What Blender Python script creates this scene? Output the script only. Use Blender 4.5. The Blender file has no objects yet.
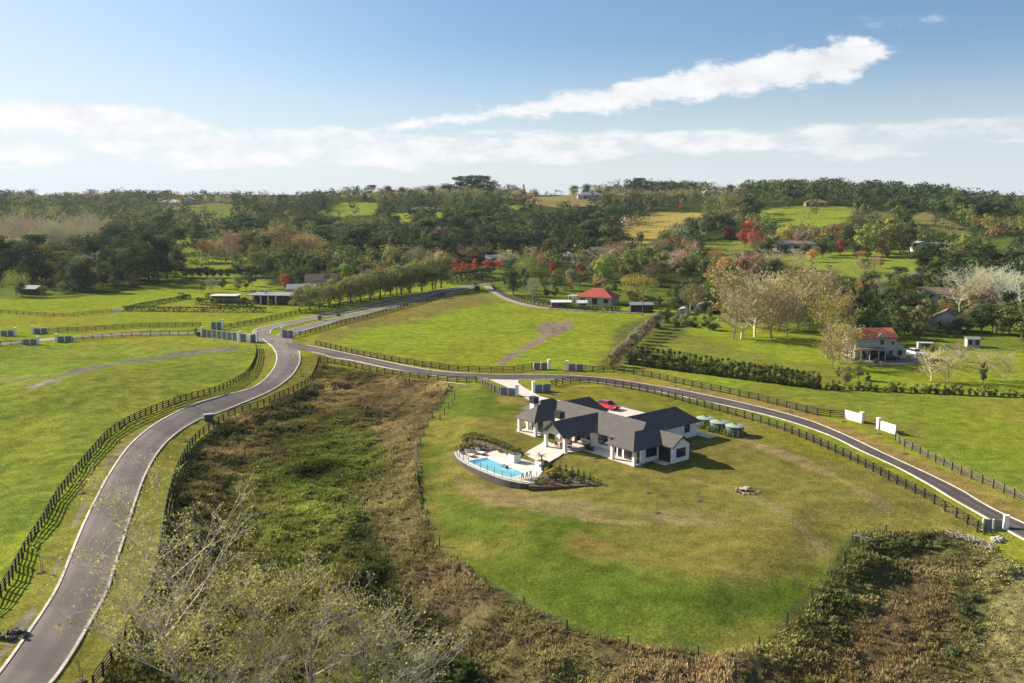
import bpy, math, random
import numpy as np
from mathutils import Vector, Matrix
R = math.radians
rng = np.random.default_rng(7)
random.seed(7)
SC = bpy.context.scene
COL = SC.collection

# ------------------------------------------------------------------ camera
CAM_H, PITCH, FPX, CW, CH = 38.0, R(9.13), 930.0, 1024, 683
cd = bpy.data.cameras.new('camera')
cd.sensor_width = 36.0; cd.lens = 36.0 * FPX / CW
cd.clip_start = 0.5; cd.clip_end = 60000
cam = bpy.data.objects.new('camera', cd); COL.objects.link(cam)
cam.location = (0, 0, CAM_H); cam.rotation_euler = (R(90) - PITCH, 0, 0)
SC.camera = cam
CP, SP = math.cos(PITCH), math.sin(PITCH)

def ray(px, py):
    px = np.asarray(px, float); py = np.asarray(py, float)
    a = (px - CW / 2) / FPX; b = (CH / 2 - py) / FPX
    return a, CP + b * SP, -SP + b * CP

def proj(x, y, z):
    dz = z - CAM_H
    zc = np.maximum(y * CP - dz * SP, 1e-3)
    return CW / 2 + FPX * x / zc, CH / 2 - FPX * (y * SP + dz * CP) / zc

# ------------------------------------------------------------------ noise
def _h(ix, iy, s):
    n = (ix.astype(np.int64) * 374761393 + iy.astype(np.int64) * 668265263 + s * 1442695041) & 0xFFFFFFFF
    n = ((n ^ (n >> 13)) * 1274126177) & 0xFFFFFFFF
    n = ((n ^ (n >> 16)) * 2246822519) & 0xFFFFFFFF
    return ((n ^ (n >> 15)) & 0xFFFF) / 65535.0
def vnoise(x, y, s=0):
    xi = np.floor(x); yi = np.floor(y); fx = x - xi; fy = y - yi
    fx = fx * fx * (3 - 2 * fx); fy = fy * fy * (3 - 2 * fy)
    return ((_h(xi, yi, s) * (1 - fx) + _h(xi + 1, yi, s) * fx) * (1 - fy)
            + (_h(xi, yi + 1, s) * (1 - fx) + _h(xi + 1, yi + 1, s) * fx) * fy)
def fbm(x, y, scale, o=4, s=0, gain=.5):
    x = np.asarray(x, float) / scale; y = np.asarray(y, float) / scale
    t = 0; a = 1; n = 0
    for k in range(o):
        t = t + a * vnoise(x + 17.3 * k, y - 9.1 * k, s + k); n += a; a *= gain
        x, y = x * 1.62 - y * 1.18, x * 1.18 + y * 1.62
    return t / n            # 0..1
def sstep(a, b, t):
    t = np.clip((np.asarray(t, float) - a) / (b - a), 0, 1)
    return t * t * (3 - 2 * t)

# ------------------------------------------------------------------ polygons
def plane(pts, z):
    p = np.array(pts, float); a, b, c = ray(p[:, 0], p[:, 1]); t = (z - CAM_H) / c
    return np.stack([a * t, b * t], 1)
def sdist(x, y, poly):
    """signed distance to a polygon, negative inside"""
    x = np.asarray(x, float); y = np.asarray(y, float)
    d = np.full(x.shape, 1e18); ins = np.zeros(x.shape, bool)
    n = len(poly)
    for i in range(n):
        ax, ay = poly[i]; bx, by = poly[(i + 1) % n]
        ex, ey = bx - ax, by - ay
        t = np.clip(((x - ax) * ex + (y - ay) * ey) / (ex * ex + ey * ey + 1e-12), 0, 1)
        d = np.minimum(d, (x - ax - t * ex) ** 2 + (y - ay - t * ey) ** 2)
        c = (ay > y) != (by > y)
        ins ^= c & (x < ex * (y - ay) / (ey if abs(ey) > 1e-12 else 1e-12) + ax)
    d = np.sqrt(d)
    return np.where(ins, -d, d)
def ldist(x, y, line):
    x = np.asarray(x, float); y = np.asarray(y, float); d = np.full(x.shape, 1e18)
    for (ax, ay), (bx, by) in zip(line[:-1], line[1:]):
        ex, ey = bx - ax, by - ay
        t = np.clip(((x - ax) * ex + (y - ay) * ey) / (ex * ex + ey * ey + 1e-12), 0, 1)
        d = np.minimum(d, (x - ax - t * ex) ** 2 + (y - ay - t * ey) ** 2)
    return np.sqrt(d)

# ------------------------------------------------------------------ terrain
SWAMP_PX = [(322,364),(380,374),(440,383),(449,387),(441,402),(428,425),(419,450),(418,478),(421,503),(431,530),(450,556),(480,581),
            (520,602),(578,631),(648,648),(706,654),(758,645),(795,612),(822,586),(845,556),(857,533),(890,531),(935,531),(985,548),
            (1012,560),(1060,575),(1120,700),(1120,1100),(-200,1100),(60,760),(100,690),(126,640),(150,600),(163,545),(172,495),(184,463),(197,444),(214,430),
            (236,418),(262,409),(290,396),(310,384)]
SWAMP = plane(SWAMP_PX, -1.2)
HPX = [-900, -300, 0, 150, 300, 400, 440, 475, 510, 545, 600, 700, 760, 850, 930, 990, 1030, 1300, 1900]
HH =  [22, 24, 25, 25, 25, 28, 34, 38, 33, 34, 36, 38, 35, 34, 31.5, 26, 21, 18, 16]
HD =  [1300, 1300, 1300, 1250, 1200, 1150, 1120, 1100, 1150, 1150, 1150, 1100, 1000, 880, 850, 850, 850, 850, 850]
_gx = np.arange(-260, 261, 1.0); _gy = np.arange(2, 312, 1.0)
_GX, _GY = np.meshgrid(_gx, _gy)
_SD = sdist(_GX, _GY, SWAMP)
def swd(x, y):
    """signed distance to the swamp edge, from a cached 1 m grid"""
    u = np.clip(np.asarray(x, float) + 260, 0, 519.999); v = np.clip(np.asarray(y, float) - 2, 0, 308.999)
    i = u.astype(int); j = v.astype(int); u = u - i; v = v - j
    return (_SD[j, i] * (1-u) + _SD[j, i+1] * u) * (1-v) + (_SD[j+1, i] * (1-u) + _SD[j+1, i+1] * u) * v
POOLC = plane([(490, 480)], -1)[0]
def H(x, y):
    x = np.asarray(x, float); y = np.asarray(y, float)
    yy = np.maximum(y, 1.0)
    p = 512 + FPX * x / np.maximum(yy, 60)
    hr = np.interp(p, HPX, HH); d1 = np.interp(p, HPX, HD)
    t = (yy - 330) / (d1 - 330)
    s = sstep(0, 1, t)
    z = hr * s - np.maximum(yy - d1, 0) * .05
    z = z + ((fbm(x, y, 170, 2, 5) - .5) * 15 + (fbm(x, y, 420, 2, 15) - .5) * 12) * s * (1 - sstep(1.1, 1.5, t)) + (fbm(x, y, 60, 2, 9) - .5) * 1.0 * sstep(150, 300, yy) * (1 - sstep(250, 330, np.abs(x)) * .5)
    z = np.maximum(z, -6)
    # the left paddock swells between its fence and the lane
    z = z + 3.4 * np.exp(-((x + 84) / 24) ** 2 - ((y - 172) / 30) ** 2)
    # the swamp hollow
    sd = swd(x, y)
    dip = np.where(sd < 0, -1.2 - 1.7 * sstep(0, 9, -sd), -1.2 * (1 - sstep(0, 9, sd)))
    # the lower lawn falls away slowly
    z = z + dip - 1.0 * np.exp(-((x - POOLC[0]) / 9) ** 2 - ((y - POOLC[1] + 3) / 9) ** 2) * (sd > 0)
    return z
def rough(x, y, sd):
    """tufts and hummocks, small"""
    return (fbm(x, y, 1.6, 3, 21) - .5) * .10 + sstep(0, -2.5, sd) * ((fbm(x, y, 2.6, 3, 23) - .5) * 1.3 + (fbm(x, y, 7.5, 2, 24) - .5) * 1.0)
def at(px, py):
    """pixel -> point on the ground (layout only)"""
    one = np.isscalar(px)
    a, b, c = ray(np.atleast_1d(px), np.atleast_1d(py))
    t0 = np.full(a.shape, 30.0); hit = np.full(a.shape, np.nan); prev = t0.copy()
    t = 30.0
    while t < 2500:
        tn = t * 1.025
        h = H(a * tn, b * tn)
        m = np.isnan(hit) & (CAM_H + c * tn < h)
        hit[m] = tn; prev[m] = t
        if not np.isnan(hit).any(): break
        t = tn
    hit = np.where(np.isnan(hit), 2500, hit); lo = np.where(prev < hit, prev, hit * .97)
    hi = hit.copy()
    for _ in range(14):
        mid = (lo + hi) / 2; u = CAM_H + c * mid < H(a * mid, b * mid)
        hi = np.where(u, mid, hi); lo = np.where(u, lo, mid)
    X, Y = a * hi, b * hi
    r = np.stack([X, Y, H(X, Y)], 1)
    return r[0] if one else r
def atl(pts):
    p = np.array(pts, float); return at(p[:, 0], p[:, 1])
def poly(pts): return atl(pts)[:, :2]

# ------------------------------------------------------------------ materials
def nt(name):
    m = bpy.data.materials.new(name); m.use_nodes = True
    t = m.node_tree; t.nodes.clear(); return m, t
def N(t, kind, **kw):
    n = t.nodes.new(kind)
    ins = kw.pop('ins', {})
    for k, v in kw.items(): setattr(n, k, v)
    for k, v in ins.items():
        if hasattr(v, 'is_output'): t.links.new(v, n.inputs[k])
        else: n.inputs[k].default_value = v
    return n
def mixc(t, f, a, b, bt='MIX'):
    n = N(t, 'ShaderNodeMix', data_type='RGBA', blend_type=bt)
    for i, v in ((0, f), (6, a), (7, b)):
        if hasattr(v, 'is_output'): t.links.new(v, n.inputs[i])
        else: n.inputs[i].default_value = v if i == 0 else (tuple(v) + (1,))[:4]
    return n.outputs[2]
def mth(t, op, a, b=None, c=None, clamp=False):
    n = N(t, 'ShaderNodeMath', operation=op, use_clamp=clamp)
    for i, v in enumerate((a, b, c)):
        if v is None: continue
        if hasattr(v, 'is_output'): t.links.new(v, n.inputs[i])
        else: n.inputs[i].default_value = v
    return n.outputs[0]
def ramp(t, v, a, b, c=0., d=1.):
    n = N(t, 'ShaderNodeMapRange', interpolation_type='SMOOTHSTEP', ins={0: v, 1: a, 2: b, 3: c, 4: d}); return n.outputs[0]
def out(t, sh, vol=None):
    o = N(t, 'ShaderNodeOutputMaterial')
    if sh is not None: t.links.new(sh, o.inputs[0])
    if vol is not None: t.links.new(vol, o.inputs[1])
def mat(name, col, rough=.7, var=.18, scale=3.0, bump=.0, spec=.3, metal=0.0, var2=None):
    """painted / mineral surface with uneven tone and a little relief"""
    m, t = nt(name)
    g = N(t, 'ShaderNodeTexCoord').outputs['Object']
    n = N(t, 'ShaderNodeTexNoise', ins={'Vector': g, 'Scale': scale, 'Detail': 6.0, 'Roughness': .65}).outputs[0]
    n2 = N(t, 'ShaderNodeTexNoise', ins={'Vector': g, 'Scale': scale * .13, 'Detail': 3.0}).outputs[0]
    lo = tuple(c * (1 - var) for c in col); hi = tuple(min(1, c * (1 + var)) for c in col)
    c = mixc(t, ramp(t, n, .3, .7), lo, hi)
    c = mixc(t, ramp(t, n2, .4, .65, 0, .5), c, var2 or lo)
    p = N(t, 'ShaderNodeBsdfPrincipled', ins={'Base Color': c, 'Roughness': rough, 'Specular IOR Level': spec, 'Metallic': metal})
    if bump:
        b = N(t, 'ShaderNodeBump', ins={'Height': n, 'Strength': bump, 'Distance': .05})
        t.links.new(b.outputs[0], p.inputs['Normal'])
    out(t, p.outputs[0]); return m

M = {}
M['white'] = mat('white_plaster', (.74, .72, .69), .7, .04, 4, 0)
M['wall_panel'] = mat('shade_toned_panel', (.17, .18, .19), .6, .08, 3)  # shaded face of white walls put into the colour; pool block shares it
M['white_trim'] = mat('white_trim', (.82, .81, .78), .5, .03, 5)
M['concrete'] = mat('pale_concrete', (.52, .48, .42), .85, .10, 2, .1)
M['gravel'] = mat('grey_gravel', (.25,.22,.18), .9, .2, 3, .2)
M['kerb'] = mat('kerb_concrete', (.56, .52, .45), .85, .25, 1.5, .1, var2=(.36, .32, .25))
M['deck'] = mat('pool_deck_stone', (.58, .53, .47), .8, .14, 1.2)
M['bg_wall'] = mat('toned_down_pale_wall', (.40, .38, .35), .8, .12, 2)  # white walls of distant buildings, darkened to an even grey
M['fence'] = mat('dark_stained_timber', (.035, .028, .024), .7, .3, 6)
M['fence_grey'] = mat('weathered_timber', (.13, .105, .085), .8, .3, 6)
M['steel'] = mat('galvanised_wire', (.2, .2, .2), .5, .1, 4, 0, .5, .8)
M['bark'] = mat('bark', (.16, .125, .09), .9, .35, 5, .2)
M['bark_pale'] = mat('pale_bark', (.32, .27, .21), .9, .3, 5, .2)
M['black'] = mat('black_rubber', (.02, .02, .02), .7, .2, 4)
M['charcoal'] = mat('charcoal_metal', (.035, .037, .04), .5, .15, 4)
M['red_paint'] = mat('red_car_paint', (.55, .03, .02), .25, .05, 2, 0, .6)
M['white_paint'] = mat('white_car_paint', (.75, .76, .78), .25, .04, 2, 0, .6)
M['blue_paint'] = mat('dark_blue_car_paint', (.02, .03, .06), .25, .05, 2, 0, .6)
M['terracotta'] = mat('terracotta_tiles', (.42, .13, .06), .8, .22, 2.5, .2)
M['red_roof'] = mat('red_metal_roof', (.34, .07, .045), .7, .14, 2)
M['brown_roof'] = mat('brown_tiles', (.16, .12, .09), .8, .25, 2.5, .2)
M['grey_roof'] = mat('grey_metal_roof', (.23, .23, .24), .6, .15, 2)
M['cream'] = mat('cream_weatherboard', (.58, .53, .43), .7, .08, 3)
M['brick'] = mat('dull_brick', (.30, .19, .13), .85, .2, 6)
M['green_tank'] = mat('pale_green_plastic', (.27, .33, .265), .6, .08, 2)
M['tank_side'] = mat('dark_green_plastic', (.05, .09, .07), .5, .1, 2)
M['timber'] = mat('warm_timber', (.38, .22, .12), .6, .2, 4)
M['wicker'] = mat('brown_wicker', (.16, .09, .055), .8, .25, 8)
M['cushion'] = mat('pale_cushion', (.62, .58, .52), .9, .06, 6)
M['stone'] = mat('dark_split_stone', (.075, .070, .066), .85, .4, 4, .4)
M['rock'] = mat('pale_rock', (.38, .35, .30), .85, .3, 3, .4)
M['soil'] = mat('garden_soil', (.11, .075, .05), .95, .35, 3, .3)

def m_asphalt(name='asphalt', k=1.0, tr=.4):
    m, t = nt(name)
    g = N(t, 'ShaderNodeNewGeometry').outputs['Position']
    n1 = N(t, 'ShaderNodeTexNoise', ins={'Vector': g, 'Scale': 9.0, 'Detail': 4.0, 'Roughness': .8}).outputs[0]
    n2 = N(t, 'ShaderNodeTexNoise', ins={'Vector': g, 'Scale': .16, 'Detail': 5.0, 'Roughness': .6}).outputs[0]
    uv = N(t, 'ShaderNodeUVMap', uv_map='UV').outputs[0]
    sx = N(t, 'ShaderNodeSeparateXYZ', ins={0: uv}).outputs
    # wheel tracks polished by traffic, and a paler construction seam
    w = mth(t, 'ABSOLUTE', mth(t, 'SUBTRACT', mth(t, 'ABSOLUTE', mth(t, 'SUBTRACT', sx[0], .5)), .23))
    trk = ramp(t, w, .03, .14, 1, 0)
    c = mixc(t, ramp(t, n1, .25, .75), (.085, .070, .062), (.135, .115, .103))
    c = mixc(t, ramp(t, n2, .42, .60, 0, .75), c, (.175, .152, .132))
    c = mixc(t, mth(t, 'MULTIPLY', trk, tr), c, (.082, .068, .060))
    seam = ramp(t, mth(t, 'ABSOLUTE', mth(t, 'SUBTRACT', sx[0], .52)), .004, .014, .5, 0)
    c = mixc(t, seam, c, (.20, .175, .15))
    edge = ramp(t, mth(t, 'ADD', mth(t, 'ABSOLUTE', mth(t, 'SUBTRACT', sx[0], .5)), mth(t, 'MULTIPLY', mth(t, 'SUBTRACT', n2, .5), .22)), .43, .50, 0, .5)
    c = mixc(t, edge, c, (.20, .165, .125))
    c = N(t, 'ShaderNodeVectorMath', operation='SCALE', ins={0: c, 'Scale': k}).outputs[0]
    b = N(t, 'ShaderNodeBump', ins={'Height': n1, 'Strength': .25, 'Distance': .02})
    p = N(t, 'ShaderNodeBsdfPrincipled', ins={'Base Color': c, 'Roughness': .8, 'Specular IOR Level': .35, 'Normal': b.outputs[0]})
    out(t, p.outputs[0]); return m
M['asphalt'] = m_asphalt(); M['asphalt_dark'] = m_asphalt('fresh_asphalt', .56, .75)
def m_ground():
    m, t = nt('ground_cover')
    a = N(t, 'ShaderNodeAttribute', attribute_name='cover').outputs['Color']
    g = N(t, 'ShaderNodeNewGeometry').outputs['Position']
    n1 = N(t, 'ShaderNodeTexNoise', ins={'Vector': g, 'Scale': 3.2, 'Detail': 5.0, 'Roughness': .75}).outputs[0]
    n2 = N(t, 'ShaderNodeTexNoise', ins={'Vector': g, 'Scale': .45, 'Detail': 4.0, 'Roughness': .65}).outputs[0]
    k = mth(t, 'MULTIPLY', ramp(t, n1, .25, .75, .55, 1.42), ramp(t, n2, .3, .7, .76, 1.22))
    c = N(t, 'ShaderNodeVectorMath', operation='SCALE', ins={0: a, 'Scale': k}).outputs[0]
    b = N(t, 'ShaderNodeBump', ins={'Height': n1, 'Strength': .7, 'Distance': .2})
    p = N(t, 'ShaderNodeBsdfDiffuse', ins={'Color': c, 'Normal': b.outputs[0]})
    out(t, p.outputs[0]); return m
M['ground'] = m_ground()
def m_leaf(name, trans=.28):
    m, t = nt(name)
    oi = N(t, 'ShaderNodeObjectInfo')
    a = N(t, 'ShaderNodeAttribute', attribute_name='tint').outputs['Color']
    c = mixc(t, 1.0, oi.outputs['Color'], a, 'MULTIPLY')
    d = N(t, 'ShaderNodeBsdfDiffuse', ins={'Color': c})
    tr = N(t, 'ShaderNodeBsdfTranslucent', ins={'Color': c})
    mx = N(t, 'ShaderNodeMixShader', ins={0: trans, 1: d.outputs[0], 2: tr.outputs[0]})
    out(t, mx.outputs[0]); return m
M['leaf'] = m_leaf('foliage')
M['twig'] = m_leaf('twigs', .0)
def m_roof():
    m, t = nt('charcoal_roof_tiles')
    g = N(t, 'ShaderNodeTexCoord').outputs['Object']
    n = N(t, 'ShaderNodeTexNoise', ins={'Vector': g, 'Scale': 2.0, 'Detail': 5.0, 'Roughness': .7}).outputs[0]
    z = N(t, 'ShaderNodeSeparateXYZ', ins={0: g}).outputs[2]
    w = mth(t, 'FRACT', mth(t, 'MULTIPLY', z, 7.0))
    c = mixc(t, ramp(t, n, .3, .7), (.075, .068, .064), (.105, .096, .09))
    b = N(t, 'ShaderNodeBump', ins={'Height': w, 'Strength': .35, 'Distance': .03})
    p = N(t, 'ShaderNodeBsdfPrincipled', ins={'Base Color': c, 'Roughness': .75, 'Specular IOR Level': .25, 'Normal': b.outputs[0]})
    out(t, p.outputs[0]); return m
M['roof'] = m_roof()
def m_glass():
    m, t = nt('window_glass')
    p = N(t, 'ShaderNodeBsdfPrincipled', ins={'Base Color': (.02, .028, .035, 1), 'Roughness': .06, 'Specular IOR Level': .7})
    out(t, p.outputs[0]); return m
M['glass'] = m_glass()
def m_clear():
    m, t = nt('clear_fence_glass')
    a = N(t, 'ShaderNodeBsdfTransparent', ins={'Color': (.96, .98, .975, 1)})
    g = N(t, 'ShaderNodeBsdfGlossy', ins={'Color': (1, 1, 1, 1), 'Roughness': .03})
    mx = N(t, 'ShaderNodeMixShader', ins={0: .02, 1: a.outputs[0], 2: g.outputs[0]})
    out(t, mx.outputs[0]); return m
M['clear'] = m_clear()
def m_pool():
    m, t = nt('pool_water')
    g = N(t, 'ShaderNodeTexCoord').outputs['Object']
    n = N(t, 'ShaderNodeTexNoise', ins={'Vector': g, 'Scale': 1.6, 'Detail': 3.0}).outputs[0]
    b = N(t, 'ShaderNodeBump', ins={'Height': n, 'Strength': .08, 'Distance': .1})
    c = mixc(t, ramp(t, n, .35, .65), (.15, .42, .48), (.20, .48, .53))
    p = N(t, 'ShaderNodeBsdfPrincipled', ins={'Base Color': c, 'Roughness': .05, 'Specular IOR Level': .5, 'Normal': b.outputs[0]})
    out(t, p.outputs[0]); return m
M['pool'] = m_pool()
M['pool_shadow'] = mat('pool_shadow_blue', (.05, .25, .42), .1, .06, 2, 0, .5)  # deep blue tone standing in for shadow on the water
M['water'] = mat('stream_water', (.05, .055, .05), .08, .2, 1, 0, .6)

# ------------------------------------------------------------------ mesh building
class MB:
    def __init__(s): s.v = []; s.f = []; s.mi = []
    def add(s, v, f, mi=0):
        o = len(s.v); s.v += [tuple(map(float, p)) for p in v]
        s.f += [tuple(i + o for i in q) for q in f]; s.mi += [mi] * len(f); return s
    def box(s, c, size, rz=0, mi=0, taper=1.0):
        x, y, z = (d / 2 for d in size); cs, sn = math.cos(rz), math.sin(rz); v = []
        for k, (dx, dy, dz) in enumerate(((-x,-y,-z),(x,-y,-z),(x,y,-z),(-x,y,-z),(-x,-y,z),(x,-y,z),(x,y,z),(-x,y,z))):
            if k > 3: dx *= taper; dy *= taper
            v.append((c[0] + dx * cs - dy * sn, c[1] + dx * sn + dy * cs, c[2] + dz))
        return s.add(v, [(3,2,1,0),(4,5,6,7),(0,1,5,4),(1,2,6,5),(2,3,7,6),(3,0,4,7)], mi)
    def bar(s, p, q, w, h, mi=0):
        p = Vector(p); q = Vector(q); d = (q - p).normalized()
        sd = d.cross(Vector((0, 0, 1)))
        sd = sd.normalized() if sd.length > 1e-4 else Vector((1, 0, 0))
        up = sd.cross(d)
        v = [c + sd * a * w / 2 + up * b * h / 2 for c in (p, q) for a, b in ((-1,-1),(1,-1),(1,1),(-1,1))]
        return s.add(v, [(0,1,2,3),(7,6,5,4),(0,4,5,1),(1,5,6,2),(2,6,7,3),(3,7,4,0)], mi)
    def tube(s, pts, rad, n=6, mi=0):
        o = len(s.v); pts = [Vector(p) for p in pts]
        for i, p in enumerate(pts):
            d = (pts[min(i + 1, len(pts) - 1)] - pts[max(i - 1, 0)]).normalized()
            a = d.orthogonal().normalized(); b = d.cross(a)
            for k in range(n):
                w = 2 * math.pi * k / n; q = p + (a * math.cos(w) + b * math.sin(w)) * rad[i]
                s.v.append(tuple(q))
        for i in range(len(pts) - 1):
            for k in range(n):
                s.f.append((o + i*n + k, o + i*n + (k+1) % n, o + (i+1)*n + (k+1) % n, o + (i+1)*n + k)); s.mi.append(mi)
        s.f.append(tuple(o + (len(pts)-1)*n + k for k in range(n))); s.mi.append(mi)
        return s
    def lathe(s, c, prof, n=24, mi=0):
        o = len(s.v)
        for r, z in prof:
            for k in range(n):
                w = 2 * math.pi * k / n; s.v.append((c[0] + r * math.cos(w), c[1] + r * math.sin(w), c[2] + z))
        for i in range(len(prof) - 1):
            for k in range(n):
                s.f.append((o+i*n+k, o+i*n+(k+1) % n, o+(i+1)*n+(k+1) % n, o+(i+1)*n+k)); s.mi.append(mi)
        s.f.append(tuple(o + (len(prof)-1)*n + k for k in range(n))); s.mi.append(mi)
        return s
    def prism(s, pts, z0, z1, mi=0):
        """polygon extruded from z0 to z1; pts counter-clockwise"""
        n = len(pts)
        v = [(p[0], p[1], z0) for p in pts] + [(p[0], p[1], z1) for p in pts]
        f = [tuple(range(n, 2*n)), tuple(range(n-1, -1, -1))] + [(i, (i+1) % n, n + (i+1) % n, n + i) for i in range(n)]
        return s.add(v, f, mi)
    def build(s, name, m, parent=None, smooth=False):
        me = bpy.data.meshes.new(name); me.from_pydata(s.v, [], s.f)
        for x in (m if isinstance(m, (list, tuple)) else [m]): me.materials.append(M[x] if isinstance(x, str) else x)
        if any(s.mi): me.polygons.foreach_set('material_index', s.mi)
        if smooth: me.polygons.foreach_set('use_smooth', [True] * len(s.f))
        me.update()
        o = bpy.data.objects.new(name, me); COL.objects.link(o)
        if parent is not None: o.parent = parent
        return o
def ccw(p):
    p = [tuple(q[:2]) for q in p]
    a = sum(p[i][0] * p[(i+1) % len(p)][1] - p[(i+1) % len(p)][0] * p[i][1] for i in range(len(p)))
    return p if a > 0 else p[::-1]
def tag(o, label=None, cat=None, group=None, kind=None):
    if label: o['label'] = label
    if cat: o['category'] = cat
    if group: o['group'] = group
    if kind: o['kind'] = kind
    return o
def empty(name, loc, rz=0, label=None, cat=None, group=None):
    o = bpy.data.objects.new(name, None); COL.objects.link(o)
    o.location = tuple(map(float, loc)); o.rotation_euler = (0, 0, rz); o.empty_display_size = .3
    return tag(o, label, cat, group)
def npmesh(name, v, f, m, tint=None, mi=None):
    """fast mesh: v (n,3), f (k,3 or 4)"""
    v = np.asarray(v, np.float32); f = np.asarray(f, np.int32); k = f.shape[1]
    me = bpy.data.meshes.new(name)
    me.vertices.add(len(v)); me.vertices.foreach_set('co', v.ravel())
    me.loops.add(f.size); me.loops.foreach_set('vertex_index', f.ravel())
    me.polygons.add(len(f)); me.polygons.foreach_set('loop_start', np.arange(0, f.size, k, dtype=np.int32))
    for x in (m if isinstance(m, (list, tuple)) else [m]): me.materials.append(M[x] if isinstance(x, str) else x)
    if mi is not None: me.polygons.foreach_set('material_index', np.asarray(mi, np.int32))
    if tint is not None:
        a = me.color_attributes.new('tint', 'FLOAT_COLOR', 'POINT')
        t = np.ones((len(v), 4), np.float32); t[:, :3] = tint; a.data.foreach_set('color', t.ravel())
    me.update(); me.validate()
    return me
def obj(name, me, parent=None):
    o = bpy.data.objects.new(name, me); COL.objects.link(o)
    if parent is not None: o.parent = parent
    return o
def copy_tree(o, parent=None):
    c = o.copy(); COL.objects.link(c)
    if parent is not None: c.parent = parent
    for ch in o.children: copy_tree(ch, c)
    return c
def smooth_line(p, step):
    """Catmull-Rom through points, resampled at even steps"""
    p = np.array(p, float); q = np.vstack([2*p[0]-p[1], p, 2*p[-1]-p[-2]]); o = []
    for i in range(len(p) - 1):
        a, b, c, d = q[i:i+4]
        for t in np.linspace(0, 1, 24, endpoint=False):
            o.append(.5*(2*b+(c-a)*t+(2*a-5*b+4*c-d)*t*t+(3*b-a-3*c+d)*t**3))
    o.append(p[-1]); o = np.array(o)
    L = np.r_[0, np.cumsum(np.linalg.norm(np.diff(o[:, :2], axis=0), axis=1))]
    s = np.linspace(0, L[-1], max(2, int(round(L[-1] / step)) + 1))
    return np.stack([np.interp(s, L, o[:, k]) for k in range(o.shape[1])], 1)
def normals2(p):
    d = np.gradient(p[:, :2], axis=0); d /= np.linalg.norm(d, axis=1)[:, None] + 1e-9
    return np.stack([-d[:, 1], d[:, 0]], 1)
# ------------------------------------------------------------------ layout lines (photo pixels -> ground)
ROAD_L = [(-22,700),(2,672),(25,640),(48,606),(61,583),(73,553),(85,524),(98,497),(113,470),(132,444),(158,423),(195,404.5),(232,394),(252,388.5),(266,379),(275,367),(277.5,357),(274,348.5),(267,342),(260,337)]
ROAD_R = [(30,700),(49,683),(68,657),(88,623),(105,592),(113,566),(121.5,541),(130,513),(138,490),(144,475),(155,455),(171,437),(196,420.5),(225,410),(252,399),(274,388.5),(289.5,377),(297.5,366),(299.5,357),(298,349.5)]
B_UP = [(288,341),(298,343.5),(330,350),(368,358),(410,367),(450,372.5),(490,374.5),(530,375),(570,375.8),(610,379),(650,385),(690,392),(750,405),(803.5,419),(844,435),(884,454),(924,472.5),(959.5,490),(981,503),(1002,514),(1040,531),(1080,549),(1180,598),(1300,656)]
B_LO = [(288,347.5),(298,349.5),(325,355),(355,361),(395,369.5),(440,376.5),(480,378.6),(520,379.5),(565,380),(605,383.5),(640,388.5),(690,398),(750,411),(790,421.5),(830,435.5),(862,451),(900,468.5),(932,486),(958.5,502),(987,518),(1020,537),(1055,557),(1150,606),(1265,664)]
def band(l, r, n):
    l = smooth_line(atl(l), 1.0); r = smooth_line(atl(r), 1.0)
    f = lambda p: np.stack([np.interp(np.linspace(0, 1, n), np.linspace(0, 1, len(p)), p[:, k]) for k in range(2)], 1)
    return f(l), f(r)
def sheet(name, l, r, m, lift, across=6):
    n = len(l); w = np.linspace(0, 1, across + 1)
    P = l[:, None, :] * (1 - w)[None, :, None] + r[:, None, :] * w[None, :, None]
    z = H(P[..., 0], P[..., 1]) + lift
    v = np.concatenate([P, z[..., None]], 2).reshape(-1, 3)
    k = across + 1
    f = [(i*k+j, (i+1)*k+j, (i+1)*k+j+1, i*k+j+1) for i in range(n-1) for j in range(across)]
    a, b, c = (v[f[0][q]] for q in (0, 1, 2))
    if np.cross(b - a, c - a)[2] < 0: f = [q[::-1] for q in f]
    me = bpy.data.meshes.new(name); me.from_pydata([tuple(q) for q in v.tolist()], [], f); me.materials.append(M[m])
    uv = me.uv_layers.new(name='UV'); L = np.array([(wj, i * .5) for i in range(n) for wj in w], np.float32)
    idx = np.zeros(len(me.loops), np.int32); me.loops.foreach_get('vertex_index', idx)
    uv.data.foreach_set('uv', L[idx].ravel())
    return obj(name, me)
def kerb(name, line, side, w=.26, h=.06, m='kerb', lift=.05):
    nn = normals2(line) * side; o = line + nn * w
    z0 = H(line[:, 0], line[:, 1]) + lift; z1 = H(o[:, 0], o[:, 1]) + lift
    n = len(line); v = []; f = []
    for i in range(n):
        v += [(*line[i], z0[i] - .2), (*line[i], z0[i] + h), (*o[i], z1[i] + h), (*o[i], z1[i] - .2)]
    for i in range(n - 1):
        for k in range(3):
            f.append((4*i+k, 4*(i+1)+k, 4*(i+1)+k+1, 4*i+k+1))
    me = bpy.data.meshes.new(name); me.from_pydata([tuple(map(float, q)) for q in v], [], f); me.materials.append(M[m])
    return tag(obj(name, me), kind='structure')
aL, aR = band(ROAD_L, ROAD_R, 260)
bU, bL = band(B_UP, B_LO, 300)
tag(sheet('road', aL, aR, 'asphalt', .05), kind='structure')
tag(sheet('side_road', bU, bL, 'asphalt_dark', .056), kind='structure')
kerb('road_kerb', aL[:-6], 1); kerb('road_kerb', aR[:-4], -1)
kerb('side_road_kerb', bU[12:], 1, .22, .05); 
_jj = np.linalg.norm(bL - poly([(490, 379)])[0], axis=1).argmin(); _jk = np.linalg.norm(bL - poly([(519, 379.6)])[0], axis=1).argmin()
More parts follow.
